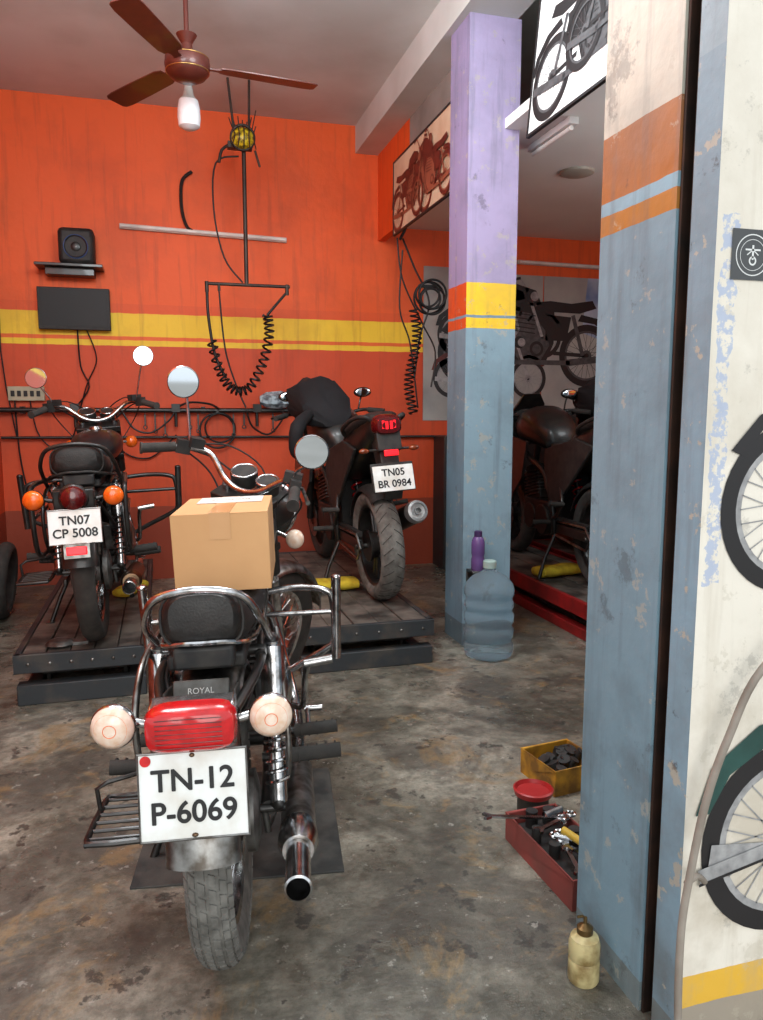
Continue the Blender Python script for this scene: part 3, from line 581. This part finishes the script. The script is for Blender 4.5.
# ------------------------------------------------------------------ 2D motorcycle artwork on real flat posters
class Art:
    def __init__(s,O,fr): s.O=O;s.F=fr;s.mb={}
    def m(s,mat,layer=0):
        key=(mat.name,layer)
        if key not in s.mb:
            x=s.O.p('print_%s_%d'%(mat.name,layer),mat,flat=True); x.M=s.F@Matrix.Translation((0,0,.0006*(layer+1))); s.mb[key]=x
        return s.mb[key]
    def poly(s,mat,pts,layer=0): s.m(mat,layer).add([(x,y,0) for x,y in pts],[tuple(range(len(pts)))])
    def ring(s,mat,c,r0,r1,layer=0,n=40,a0=0,a1=360):
        vs=[];fs=[]
        for i in range(n+1):
            a=rad(a0+(a1-a0)*i/n); vs+=[(c[0]+r0*math.cos(a),c[1]+r0*math.sin(a),0),(c[0]+r1*math.cos(a),c[1]+r1*math.sin(a),0)]
        for i in range(n): fs.append((2*i,2*i+1,2*i+3,2*i+2))
        s.m(mat,layer).add(vs,fs)
    def line(s,mat,p,q,w,layer=0):
        d=V((q[0]-p[0],q[1]-p[1])); 
        if d.length<1e-6: return
        d.normalize(); n=V((-d.y,d.x))*w/2
        s.poly(mat,[(p[0]+n.x,p[1]+n.y),(q[0]+n.x,q[1]+n.y),(q[0]-n.x,q[1]-n.y),(p[0]-n.x,p[1]-n.y)],layer)
def art_wheel(A,c,R,dark,metal,l=0):
    A.ring(dark,c,R*.80,R,l); A.ring(metal,c,R*.73,R*.80,l); A.ring(metal,c,.0,R*.18,l+1); A.ring(dark,c,R*.0,R*.08,l+2)
    for k in range(28):
        a=2*pi*k/28; b_=a+(.5 if k%2 else -.5); A.line(metal,(c[0]+R*.15*math.cos(b_),c[1]+R*.15*math.sin(b_)),(c[0]+R*.74*math.cos(a),c[1]+R*.74*math.sin(a)),R*.014,l)
def art_bike(A,o,s,dark,metal,accent,flip=1,l=0,fork=.05):
    T=lambda x,y:(o[0]+s*x*flip,o[1]+s*y)
    pl=lambda m,pts,la=0: A.poly(m,[T(x,y) for x,y in pts],l+la)
    ln=lambda m,p,q,w,la=0: A.line(m,T(*p),T(*q),w*s,l+la)
    art_wheel(A,T(0,0),.33*s,dark,metal,l); art_wheel(A,T(1.38,0),.33*s,dark,metal,l)
    pl(accent,[(.55,.52),(.62,.66),(.85,.72),(1.05,.66),(1.08,.56),(.8,.48)],3)
    pl(dark,[(-.1,.5),(-.05,.58),(.2,.54),(.45,.56),(.62,.54),(.58,.45),(.1,.44)],3)
    pl(accent,[(-.36,.12),(-.31,.27),(-.14,.39),(.08,.43),(.12,.36),(-.08,.335),(-.24,.24),(-.31,.12)],2)
    pl(accent,[(1.12,.24),(1.2,.34),(1.38,.40),(1.56,.35),(1.68,.22),(1.63,.20),(1.54,.30),(1.38,.345),(1.22,.30),(1.15,.22)],2)
    pl(dark,[(.2,.4),(.5,.42),(.5,.15),(.25,.15)],2); pl(dark,[(.4,.12),(.4,.5),(1.0,.52),(1.02,.1),(.9,-.1),(.5,-.1)],1)
    pl(metal,[(.45,.1),(.5,.25),(.65,.42),(.85,.45),(.95,.3),(.92,.08),(.8,-.06),(.55,-.06)],2)
    for k in range(5): ln(dark,(.62,.22+k*.045),(.9,.25+k*.045),.012,4)
    A.ring(dark,T(.6,.06),.0,.08*s,l+4); A.ring(metal,T(.6,.06),.0,.05*s,l+5)
    ln(metal,(.9,.35),(.98,.1),.045,4); ln(metal,(.98,.1),(.85,-.08),.045,4); ln(metal,(.85,-.08),(.2,-.08),.05,4); ln(metal,(.25,-.08),(-.3,-.02),.07,4)
    ln(metal,(1.38,0),(1.1,.72),fork,3); ln(dark,(1.0,.3),(1.08,.62),.04,2); ln(metal,(1.1,.72),(.98,.86),.025,3); ln(dark,(1.0,.86),(.86,.83),.04,4)
    A.ring(dark,T(1.2,.6),.0,.1*s,l+4); A.ring(metal,T(1.24,.6),.0,.07*s,l+5); ln(metal,(.05,.0),(.18,.42),.045,3); ln(dark,(0,0),(.4,.02),.04,1)
ink=pm('print_black',(30,28,30),.5); pgrey=pm('print_silver',(170,170,170),.45,0,(110,110,112),30); pred=pm('print_maroon',(104,38,28),.5,0,(72,26,22),20); cream=pm('print_cream',(216,196,168),.5,0,(190,156,128),6); pgreen=pm('print_teal',(44,84,78),.4,0,(30,58,54),14); pwhite=pm('print_white',(220,222,220),.4,0,(196,198,198),4); pblue=pm('print_blue',(46,92,150),.45,0,(200,210,220),3,amt=.45)
pdk=pm('print_dark_grey',(84,84,86),.45,0,(50,50,52),30)
def bay_poster(y0,y1,z0,z1,bg,dark,metal,acc,bikes,tilt=0):
    O=Obj('motorcycle_poster'); w=y1-y0;h=z1-z0
    F=frame((1.575,y1,z0),(0,-1,0),(0,0,1))
    if tilt: F=F@Matrix.Rotation(rad(tilt),4,'X')
    p=O.p('board',bg,flat=True); p.M=F; p.bb((0,0,-.008),(w,h,0)); 
    fr=O.p('frame_edge',ink); fr.M=F; fr.bb((0,-.012,-.012),(w,.0,.004)); fr.bb((0,h,-.012),(w,h+.012,.004)); fr.bb((-.012,-.012,-.012),(0,h+.012,.004)); fr.bb((w,-.012,-.012),(w+.012,h+.012,.004))
    br=O.p('brackets',ink); br.M=F
    for t in(.1,.9): br.bb((w*t-.01,h*.7,-.10 if not tilt else -.05),(w*t+.01,h*.7+.02,-.008))
    A=Art(O,F)
    for i,(x,y,s,fl) in enumerate(bikes): art_bike(A,(x,y),s,dark,metal,acc,fl,l=i*7)
    O.done()
bay_poster(4.10,5.22,2.48,2.94,cream,pred,pm('print_tan',(150,84,62),.5),pred,[(.10,.12,.40,1),(.40,.2,.30,1),(1.02,.12,.36,-1)])
bay_poster(2.05,3.20,2.47,3.02,pwhite,ink,pdk,ink,[(.17,.17,.50,1),(.42,.24,.42,1)],tilt=-5)
O=Obj('motorcycle_wall_decal'); F=frame((0,1.1685,0),(1,0,0),(0,0,1)); A=Art(O,F)
art_bike(A,(1.145+1.38*.5,1.098),.50,ink,pgrey,ink,-1); O.done()
O=Obj('motorcycle_wall_decal'); A=Art(O,F); art_bike(A,(1.185,.43),.62,ink,pgrey,pgreen); 
A.line(pgrey,(.975,.375),(1.2,.42),.035,8); A.line(ink,(.975,.36),(1.2,.405),.006,9); O.done()
O=Obj('round_logo_sticker'); A=Art(O,F); dk=pm('sticker_dark',(72,74,76),.5)
A.poly(dk,[(.972,1.51),(1.06,1.51),(1.06,1.597),(.972,1.597)],0); A.ring(pwhite,(1.016,1.553),.034,.036,1); A.ring(pwhite,(1.016,1.553),.026,.027,1); A.ring(pwhite,(1.016,1.543),.005,.008,1); A.line(pwhite,(1.0,1.562),(1.032,1.562),.003,1); A.line(pwhite,(1.016,1.57),(1.016,1.545),.004,1); A.line(pwhite,(1.004,1.553),(1.016,1.562),.002,1); A.line(pwhite,(1.028,1.553),(1.016,1.562),.002,1)
O.done()
def wall_poster(x0,x1,z0,z1,bg,dark,metal,acc,bikes,extra=None):
    O=Obj('motorcycle_poster'); F=frame((x0,5.992,z0),(1,0,0),(0,0,1)); p=O.p('sheet',bg,flat=True); p.M=F; p.bb((0,0,-.006),(x1-x0,z1-z0,0)); A=Art(O,F)
    if extra: extra(A,x1-x0,z1-z0)
    for b_ in bikes: art_bike(A,b_[:2],b_[2],dark,metal,acc,b_[3],l=3)
    O.done()
def ex1(A,w,h): A.poly(pblue,[(w*.45,h*.62),(w,h*.5),(w,h),(w*.5,h)],0)
pgb=pm('print_greige',(176,176,170),.5,0,(128,130,130),2.5)
wall_poster(2.06,2.62,1.2,2.43,pgb,ink,pgrey,pred,[(.25,.35,.5,1)])
wall_poster(2.66,3.12,1.2,2.40,pgb,ink,pgrey,ink,[(-.3,.7,.55,1)])
wall_poster(3.13,3.95,1.2,2.40,pgb,ink,pdk,ink,[(.42,.55,.8,-1)],ex1)
# ------------------------------------------------------------------ ceiling fan + bulb
brn=pm('fan_brown_enamel',(92,40,30),.4,.1,(76,32,24),20,coat=.2)
O=Obj('ceiling_fan',Matrix.Translation((.18,4.09,2.95)))
m=O.p('motor_housing',brn); m.lathe([(0,-.075),(.05,-.072),(.085,-.055),(.105,-.03),(.11,0),(.105,.03),(.07,.05),(.03,.06),(.025,.1),(.018,.1)],(0,0,0),(0,0,1),40)
m.cyl((0,0,.06),(0,0,.40),.012); m.lathe([(.013,.40),(.03,.42),(.06,.48),(.065,.49),(0,.49)],(0,0,0),(0,0,1),24); m.lathe([(.05,.12),(.02,.07),(0,.07)],(0,0,.02),(0,0,1),24)
cr=O.p('housing_trim',pm('fan_gold_trim',(190,150,90),.3,.9)); cr.torus((0,0,-.03),(0,0,1),.104,.003); cr.torus((0,0,.03),(0,0,1),.104,.003)
bl=O.p('blades',brn)
for k in range(3):
    a=rad(4+120*k); R=Matrix.Rotation(a,4,'Z')@Matrix.Rotation(rad(9),4,'X'); bl.M=R
    bl.loft([[(x,-w,-.012*x/.6-.001),(x,w,-.012*x/.6-.001),(x,w,-.012*x/.6+.004),(x,-w,-.012*x/.6+.004)] for x,w in((.16,.045),(.2,.058),(.4,.064),(.58,.066),(.63,.06),(.645,.045))])
    bl.loft([[(x,-w,-.006),(x,w,-.006),(x,w,.0),(x,-w,.0)] for x,w in((.07,.022),(.14,.018),(.19,.035),(.25,.03))])
bl.M=Matrix(); O.done()
O=Obj('hanging_light_bulb',Matrix.Translation((.195,4.42,2.82)))
h=O.p('bulb_socket',pm('socket_white',(180,180,176),.4)); h.lathe([(0,.17),(.02,.165),(.024,.14),(.03,.11),(.05,.09)],(0,0,0),(0,0,1),24); h.cyl((0,0,.17),(0,0,.62),.004,n=8)
g=O.p('bulb_diffuser',pm('frosted_bulb',(238,238,240),.5)); g.lathe([(.05,.09),(.058,.05),(.06,.0),(.055,-.04),(.03,-.055),(0,-.06)],(0,0,0),(0,0,1),28); O.done()
# ------------------------------------------------------------------ air hose rig
O=Obj('air_hose_drop_rig'); V0=5.4
s=O.p('support_pipes',pm('rig_steel',(46,44,44),.5,.6,(80,70,62),12))
s.cyl((.585,V0,2.13),(.585,V0,3.05),.014); s.cyl((.32,V0,2.126),(.88,V0,2.126),.011); s.cyl((.53,V0,3.05),(.49,V0,CZ),.008); s.cyl((.62,V0,3.05),(.63,V0,CZ),.008)
s.cyl((.32,V0,2.07),(.32,V0,2.14),.013); s.cyl((.86,V0,2.07),(.86,V0,2.14),.013); s.cyl((.40,V0,2.126),(.40,V0,2.08),.01)
s.box((.56,V0,3.02),(.16,.06,.04)); s.tube([(.5,V0,3.03),(.44,V0-.02,2.98),(.42,V0-.02,2.9)],.01,sm=3); s.cyl((.66,V0,3.0),(.69,V0,2.9),.008)
for i in range(7): s.cyl((.52+i*.02,V0,3.12),(.49+i*.03,V0-.01,3.12+random.uniform(.05,.14)),.004,n=6)
y_=O.p('regulator_bowl',pm('yellow_regulator',(230,200,40),.35,0,(120,95,20),40,sharp=.1)); y_.ell((.575,V0-.03,3.06),(.085,.06,.07)); s.torus((.575,V0-.05,3.06),(0,1,.2),.075,.009)
for i in range(5): s.tube([(.50+i*.04,V0-.07,3.13),(.52+i*.03,V0-.1,3.06),(.5+i*.04,V0-.06,2.99)],.004,sm=3,n=6)
h=O.p('coiled_hose',wire)
h.tube([(.32,V0,2.07),(.325,V0-.01,1.9),(.36,V0-.01,1.66),(.43,V0-.01,1.5)],.010,sm=6)
path=catmull([(.34,V0-.01,1.75),(.39,V0-.01,1.55),(.47,V0-.01,1.43),(.58,V0-.01,1.43),(.68,V0-.01,1.6),(.73,V0-.01,1.8),(.72,V0-.01,1.93)],34); cp=[]
for i,p in enumerate(path):
    t=(path[min(i+1,len(path)-1)]-path[max(i-1,0)]).normalized(); e1=V((0,1,0)); e2=t.cross(e1); a=i*.78; cp.append(p+(e1*math.cos(a)+e2*math.sin(a))*.03)
h.tube(cp,.0075,n=6)
h.tube([path[-1],(.78,V0-.01,2.0),(.85,V0,2.08)],.009,sm=5)
h.tube([(.40,V0,2.08),(.43,V0,1.7),(.5,V0,1.45),(.56,V0-.02,1.3)],.006,sm=5)
h.tube([(.55,V0-.02,2.95),(.4,V0,2.9),(.38,V0,2.6),(.44,V0,2.3),(.56,V0,2.14)],.006,sm=5)
O.done()
# wall-mounted stuff
O=Obj('wall_tube_light'); t=O.p('tube',pm('tube_white',(238,234,228),.4)); t.cyl((-.24,5.965,2.59),(.95,5.965,2.56),.013); b_=O.p('batten',pm('batten_white',(222,216,208),.5),.003); b_.obox((.355,5.985,2.575),(.6,0,-.015),(0,.014,0),(.0,0,.018)); O.done()
O=Obj('wall_tube_light'); t=O.p('tube',MATS['tube_white']); t.cyl((2.88,5.965,2.50),(3.9,5.965,2.49),.013); b_=O.p('batten',MATS['batten_white'],.003); b_.obox((3.39,5.985,2.495),(.52,0,-.005),(0,.014,0),(.0,0,.016)); O.done()
O=Obj('ceiling_batten_light'); b_=O.p('batten',pwhite,.004); b_.bb((1.965,3.55,2.675),(2.02,4.0,2.71)); t=O.p('tube',MATS['tube_white']); t.cyl((1.99,3.57,2.662),(1.99,3.98,2.662),.012); O.done()
O=Obj('ceiling_downlight'); b_=O.p('rim',pm('downlight_rim',(190,184,170),.5)); b_.lathe([(0,-.02),(.08,-.02),(.1,-.012),(.105,0)],(2.46,4.33,2.71),(0,0,1),32); O.done()
scr=pm('screen_black',(10,11,12),.55,0,(14,15,17),3)
O=Obj('wall_television'); b_=O.p('body',blkm,.004); b_.bb((-.81,5.93,1.85),(-.33,5.97,2.14)); s=O.p('screen',scr); s.bb((-.795,5.926,1.872),(-.345,5.931,2.128)); b_.bb((-.62,5.97,1.95),(-.52,6.0,2.05)); O.done()
O=Obj('wall_shelf'); b_=O.p('board',blk,.003); b_.bb((-.80,5.80,2.265),(-.36,6.0,2.285)); b_.bb((-.74,5.86,2.215),(-.42,5.98,2.265)); O.done()
O=Obj('speaker'); b_=O.p('cabinet',blkm,.03); b_.bb((-.645,5.82,2.285),(-.41,5.97,2.53)); r=O.p('driver_ring',pm('driver_blue',(40,70,120),.4,.3)); r.torus((-.53,5.818,2.40),(0,1,0),.078,.004); d=O.p('driver_cone',blk); d.lathe([(.076,0),(.04,.02),(.03,.0),(0,-.01)],(-.53,5.815,2.40),(0,1,0),28); O.done()
O=Obj('electrical_switch_board'); b_=O.p('box',pm('switch_ivory',(190,178,150),.5),.004); b_.bb((-1.04,5.96,1.35),(-.80,6.0,1.45)); r=O.p('switches',blkm,.002)
for k in range(5): r.bb((-1.02+k*.042,5.955,1.38),(-.995+k*.042,5.962,1.42))
O.done()
O=Obj('wall_air_pipe'); p=O.p('pipes',blk); p.cyl((-1.1,5.94,1.285),(1.05,5.94,1.28),.018); p.cyl((-1.1,5.96,1.09),(2.25,5.96,1.07),.010); 
for x in(-.95,-.3,.3,.9): p.box((x,5.97,1.285),(.03,.06,.05))
for x in(-.6,.1,.7): p.cyl((x,5.94,1.28),(x,5.94,1.16),.012); p.box((x,5.93,1.3),(.06,.06,.06))
tl_=O.p('hung_tools',worn); hh=O.p('hung_hoses',wire)
for i,x in enumerate((-.12,-.05,.02,.2,.26,.52,.6,.82)):
    l=.08+.03*(i%3); tl_.box((x,5.925,1.25-l/2),(.012,.006,l)); tl_.torus((x,5.925,1.25-l-.012),(0,1,0),.013,.004,16,6); tl_.cyl((x,5.925,1.25),(x,5.94,1.27),.004,n=6)
hh.tube([(.62,5.92,1.28),(.66,5.9,1.16),(.78,5.9,1.10),(.88,5.9,1.2),(.9,5.92,1.28)],.008,sm=5,n=6); hh.tube([(-.28,5.92,1.28),(-.2,5.9,1.15),(-.08,5.9,1.12),(.04,5.9,1.2),(.1,5.92,1.28)],.007,sm=5,n=6); hh.tube([(.1,5.92,1.3),(.2,5.9,1.34),(.34,5.9,1.33),(.42,5.92,1.29)],.009,sm=5,n=6)
O.done()
O=Obj('wall_cables'); p=O.p('cables',wire); X=5.975
p.tube([(-.56,X,1.86),(-.55,X,1.6),(-.5,X,1.45),(-.6,X,1.3)],.006,sm=5,n=6); p.tube([(-.5,X,1.86),(-.44,X,1.65),(-.52,X,1.45),(-.62,X,1.1)],.005,sm=5,n=6); p.tube([(-1.0,X,1.35),(-.98,X,.9),(-.9,X,.6),(-.7,X,.55)],.006,sm=5,n=6)
p.tube([(-.9,X,1.35),(-.85,X,1.1),(-.7,X,1.0),(-.55,X,1.25)],.005,sm=5,n=6); p.tube([(-.32,X,1.27),(-.3,X,1.0),(-.1,X,.93),(.1,X,1.1)],.006,sm=5,n=6)
p.tube([(-1.06,X,2.2),(-1.07,X,1.7),(-1.05,X,1.45),(-1.0,X,1.1)],.005,n=6); p.tube([(.27,X,3.0),(.2,X,2.93),(.19,X,2.75),(.22,X,2.62),(.27,X,2.58)],.012,sm=5,n=8)
O.done()
O=Obj('hose_loop'); p=O.p('loops',wire); p.torus((.40,5.94,1.13),(0,1,0),.13,.008); p.torus((.42,5.93,1.15),(0,1,.1),.11,.007); p.cyl((.40,5.98,1.26),(.40,5.9,1.27),.01); O.done()
O=Obj('hanging_cable_coil'); p=O.p('cables',wire); X=5.32; dx=.05
p.tube([(1.62+dx,X,2.48),(1.71+dx,X,2.28),(1.82+dx,X,2.05),(1.75+dx,X,1.8),(1.71+dx,X,1.5)],.007,sm=6,n=6)
p.tube([(1.58+dx,X,2.48),(1.62+dx,X,2.2),(1.77+dx,X,1.9),(1.87+dx,X,1.7),(1.84+dx,X,1.45)],.006,sm=6,n=6); p.tube([(1.62+dx,X,2.4),(1.6+dx,X,2.0),(1.68+dx,X,1.75),(1.74+dx,X,1.3)],.006,sm=6,n=6)
for i,(cx,cz,r) in enumerate(((1.82,2.08,.11),(1.84,2.06,.095),(1.80,2.10,.085),(1.82,2.07,.07),(1.83,2.1,.1))): p.torus((cx+dx,X-.012*i,cz),(.1,1,.1),r,.008)
pts=[]
for i in range(220): a=i*.62; z=2.0-i*.0034; pts.append((1.70+dx+.032*math.cos(a)+.03*math.sin(i*.03),X+.03*math.sin(a),z))
p.tube(pts,.0065,n=6); p.tube([(1.60+dx,X,2.47),(1.64+dx,X,2.55),(1.71,X,2.62)],.01,sm=3); p.box((1.80+dx,X,2.16),(.12,.03,.02)); O.done()
O=Obj('parts_bag'); p=O.p('bag',pm('pale_blue_plastic',(170,190,200),.4,0,(70,80,90),24,sharp=.1)); p.loft([[(x,y,z+.01*math.sin(j*2)) for j,(x,y,z) in enumerate(sring(x0,1.36,hy,hz,2.4,16,5.9))] for x0,hy,hz in((.72,.02,.02),(.77,.05,.05),(.88,.05,.06),(.98,.04,.03),(1.0,.01,.01))]); O.done()
def rag(u,v,z,s=1,rz=0):
    O=Obj('yellow_cloth_pad',Matrix.Translation((u,v,z))@Matrix.Rotation(rz,4,'Z')); p=O.p('cloth',yel)
    p.loft([[(x*s,y*s,max(0,zz)*s) for (x,y,zz) in sring(x0,.035,hy+.008*math.sin(i*3),hz,2.6,20)] for i,(x0,hy,hz) in enumerate(((-.17,.03,.012),(-.155,.07,.03),(-.08,.08,.036),(0,.075,.03),(.08,.08,.036),(.15,.07,.03),(.17,.03,.012)))]); O.done()
rag(.93,4.35,.226,1,.1); rag(-.21,4.6,.226,.8,1.2); rag(2.42,4.35,.226,1,.2)
O=Obj('spare_tyre',Matrix.Translation((-1.0,5.1,.0))@Matrix.Rotation(rad(6),4,'Y')); t=O.p('tyre',rub)
t.lathe([(.24-.035*(1-math.cos(rad(-88+176*i/10)))*1.2,.045*math.sin(rad(-88+176*i/10))) for i in range(11)]+[(.18,.035),(.18,-.035)],(0,0,.24),(1,0,0),48,True); O.done()
O=Obj('rubber_floor_mat',Matrix.Translation((.20,2.28,0))@Matrix.Rotation(rad(-8),4,'Z')); p=O.p('mat',pm('mat_rubber',(50,50,49),.8,0,(76,74,70),9,bump=.3,sharp=.1),.002); p.bb((-.29,-.30,0),(.29,.33,.006)); O.done()
O=Obj('black_canister',Matrix.Translation((1.50,5.2,0))); p=O.p('body',blkm,.01); p.bb((-.1,-.07,0),(.1,.07,.28)); p.bb((-.03,-.03,.28),(.03,.03,.32)); p.cyl((.07,0,.28),(.07,0,.31),.02); O.done()
jarm=pm('jar_plastic',(214,232,240),.15,0,(204,224,234),6,trans=.88,ior=1.08)
O=Obj('water_jar',Matrix.Translation((1.61,3.60,0)))
p=O.p('jar_body',jarm); prof=[(0,.004),(.1,.0),(.122,.012),(.13,.04)]
for z in(.09,.17,.25,.31): prof+=[(.13,z-.022),(.121,z-.008),(.121,z+.008),(.13,z+.022)]
prof+=[(.13,.36),(.122,.39),(.09,.425),(.045,.45),(.03,.465),(.03,.50)]
p.lathe(prof,(0,0,0),(0,0,1),48)
cp=O.p('jar_neck',pm('jar_cap',(170,196,190),.4)); cp.lathe([(.032,.47),(.035,.472),(.035,.505),(.03,.51),(0,.51)],(0,0,0),(0,0,1),24)
O.done()
O=Obj('water_bottle',Matrix.Translation((1.605,3.745,.43))); p=O.p('bottle',pm('purple_plastic',(120,90,150),.25,0,(100,74,130),6,trans=.2)); p.lathe([(0,0),(.032,0),(.036,.01),(.036,.06),(.032,.075),(.036,.09),(.036,.15),(.028,.175),(.018,.185)],(0,0,0),(0,0,1),28)
c=O.p('bottle_cap',pm('purple_cap',(70,48,94),.4)); c.lathe([(.02,.18),(.022,.182),(.022,.21),(.018,.213),(0,.213)],(0,0,0),(0,0,1),24); O.done()
O=Obj('pillar_bracket_shelf'); p=O.p('shelf',steel,.003); p.bb((1.56,3.705,.42),(1.65,3.80,.43)); p.bb((1.56,3.79,.36),(1.65,3.80,.42)); O.done()
# toolbox with tools
O=Obj('toolbox',Matrix.Translation((1.045,1.80,0))@Matrix.Rotation(rad(3),4,'Z')); r=O.p('tray',pm('toolbox_red',(150,66,60),.55,0,(104,60,54),10,amt=.45),.003)
a,b_,h=.085,.18,.085; r.bb((-a,-b_,0),(a,b_,.008)); r.bb((-a,-b_,0),(-a+.006,b_,h)); r.bb((a-.006,-b_,0),(a,b_,h)); r.bb((-a,-b_,0),(a,-b_+.006,h)); r.bb((-a,b_-.006,0),(a,b_,h))
k=O.p('dark_fill',blkm,.01); k.bb((-a+.006,-b_+.006,.008),(a-.006,b_-.006,.05))  # dark block filling the tray under the tools
s=O.p('spanners',chrome); U=Matrix.Translation((0,0,.05))
def spanner(x,y,z,l,an,t=0):
    s.M=U@Matrix.Translation((x,y,z))@Matrix.Rotation(an,4,'Z')@Matrix.Rotation(t,4,'Y'); s.bb((-l/2,-.006,-.003),(l/2,.006,.003)); s.torus((l/2+.008,0,0),(0,0,1),.012,.005,20,8)
    s.prism([(-l/2,-.006,-.004),(-l/2-.018,-.016,-.004),(-l/2-.026,-.012,-.004),(-l/2-.014,-.003,-.004),(-l/2-.014,.003,-.004),(-l/2-.026,.012,-.004),(-l/2-.018,.016,-.004),(-l/2,.006,-.004)],(0,0,.008))
spanner(-.06,.11,.052,.20,rad(-14),rad(4)); spanner(.02,.02,.04,.16,rad(60),rad(3)); spanner(.0,-.06,.035,.15,rad(100)); spanner(.02,.07,.045,.12,rad(20)); spanner(-.03,-.08,.04,.13,rad(75)); spanner(.03,-.06,.05,.14,rad(120))
s.M=U; s.tube([(-.03,.0,.05),(.03,-.05,.05)],.007); s.cyl((.0,.1,.05),(.06,.11,.055),.012)
hd=O.p('driver_handles',pm('handle_yellow',(215,180,70),.4)); hd.M=U; hd.cyl((.0,.0,.06),(.02,-.10,.06),.011)
k=O.p('black_sockets',blkm); k.M=U; k.cyl((-.04,-.02,.0),(-.04,-.02,.04),.016); k.cyl((.05,.02,.0),(.05,.02,.045),.018); k.cyl((.04,.14,.0),(.04,.14,.045),.02); k.cyl((-.05,.06,0),(-.05,.06,.045),.014); k.cyl((-.02,.14,0),(-.02,.14,.05),.018); O.done()
O=Obj('red_plastic_bowl',Matrix.Translation((1.10,2.09,0))); p=O.p('pedestal_tin',pm('tin_grey',(80,78,74),.5,.6)); p.lathe([(0,0),(.05,0),(.05,.062),(0,.062)],(0,0,0),(0,0,1),28)
p=O.p('bowl',pm('lid_red',(176,40,40),.4)); p.lathe([(0,.063),(.05,.063),(.06,.067),(.064,.083),(.058,.086),(.052,.074),(0,.072)],(0,0,0),(0,0,1),36); O.done()
O=Obj('parts_tray',Matrix.Translation((1.30,2.27,0))@Matrix.Rotation(rad(8),4,'Z')); r=O.p('tray',pm('tray_yellow',(206,150,44),.55,0,(130,92,40),12,sharp=.1),.003); a,b_,h=.10,.10,.09
r.bb((-a,-b_,0),(a,b_,.008)); r.bb((-a,-b_,0),(-a+.006,b_,h)); r.bb((a-.006,-b_,0),(a,b_,h)); r.bb((-a,-b_,0),(a,-b_+.006,h)); r.bb((-a,b_-.006,0),(a,b_,h)); k=O.p('parts',blkm)
for i in range(16): 
    x,y=random.uniform(-.07,.07),random.uniform(-.07,.07); k.cyl((x,y,.02),(x+random.uniform(-.03,.03),y+random.uniform(-.03,.03),.085),random.uniform(.012,.026),n=12)
O.done()
O=Obj('oil_can',Matrix.Translation((.875,1.40,0))); p=O.p('can_body',pm('oily_yellow_plastic',(190,176,128),.4,0,(120,98,56),22,amt=.45,sharp=.12)); p.lathe([(0,0),(.032,0),(.035,.006),(.035,.05),(.033,.055),(.035,.06),(.035,.09),(.031,.105),(.018,.113),(.015,.118)],(0,0,0),(0,0,1),32)
q=O.p('nozzle',pm('dark_brass',(120,96,60),.4,.8)); q.lathe([(.016,.113),(.018,.115),(.018,.128),(.011,.133),(.005,.138),(.004,.152),(0,.153)],(0,0,0),(0,0,1),20); q.tube([(.0,0,.15),(-.008,0,.156),(-.02,0,.156)],.003,n=6); O.done()
O=Obj('grey_hose'); p=O.p('hose',pm('grey_pvc',(150,142,132),.6,0,(110,100,90),12)); p.tube([(1.35,1.09,1.0),(1.2,1.1,.93),(1.053,1.12,.808),(.985,1.12,.68),(.945,1.12,.565),(.918,1.12,.42),(.905,1.12,.30),(.902,1.11,.12),(.90,1.08,.012)],.0075,sm=6); p.tube([(.90,1.08,.011),(.86,.95,.011),(.95,.7,.011)],.0075,sm=5); p.tube([(.915,1.125,.40),(.95,1.14,.40),(.985,1.16,.37)],.006,sm=3); O.done()
O=Obj('wall_camera'); p=O.p('body',blkm,.008); p.bb((-1.11,5.80,2.62),(-1.03,5.9,2.78)); p.cyl((-1.03,5.85,2.7),(-1.01,5.85,2.7),.025); O.done()
# ------------------------------------------------------------------ light
W=bpy.data.worlds.new('world'); bpy.context.scene.world=W; W.use_nodes=True; bg=W.node_tree.nodes['Background']; bg.inputs['Color'].default_value=(.88,.95,1,1); bg.inputs['Strength'].default_value=1.45
def fill_light(name,loc,pw,r=.3,col=(.88,.96,1)):
    l=bpy.data.lights.new(name,'POINT'); l.energy=pw; l.shadow_soft_size=r; l.color=col
    o=bpy.data.objects.new(name,l); o.location=loc; bpy.context.collection.objects.link(o); return o
fill_light('interior_fill',(-.45,2.45,2.95),105,.35); fill_light('interior_fill',(.75,2.7,2.95),92,.35); fill_light('right_bay_fill',(3.0,2.9,2.2),36,.3)  # added point fills that brighten the interior, no fixtures modelled
sl=bpy.data.lights.new('hazy_sun','SUN'); sl.energy=1.3; sl.angle=rad(40); sl.color=(1,.97,.92); so=bpy.data.objects.new('hazy_sun',sl); bpy.context.collection.objects.link(so)
d=V((.12,1,-.36)); so.rotation_euler=d.to_track_quat('-Z','Y').to_euler(); so.location=(0,-4,4)
# ------------------------------------------------------------------ camera
cam=bpy.data.cameras.new('camera'); co=bpy.data.objects.new('camera',cam); bpy.context.collection.objects.link(co)
co.location=(0,0,1.28); co.rotation_euler=(rad(90-7.4),0,-rad(15.9)); cam.lens=27.0; cam.clip_start=.02
bpy.context.scene.camera=co
bpy.context.scene.view_settings.view_transform='Standard'
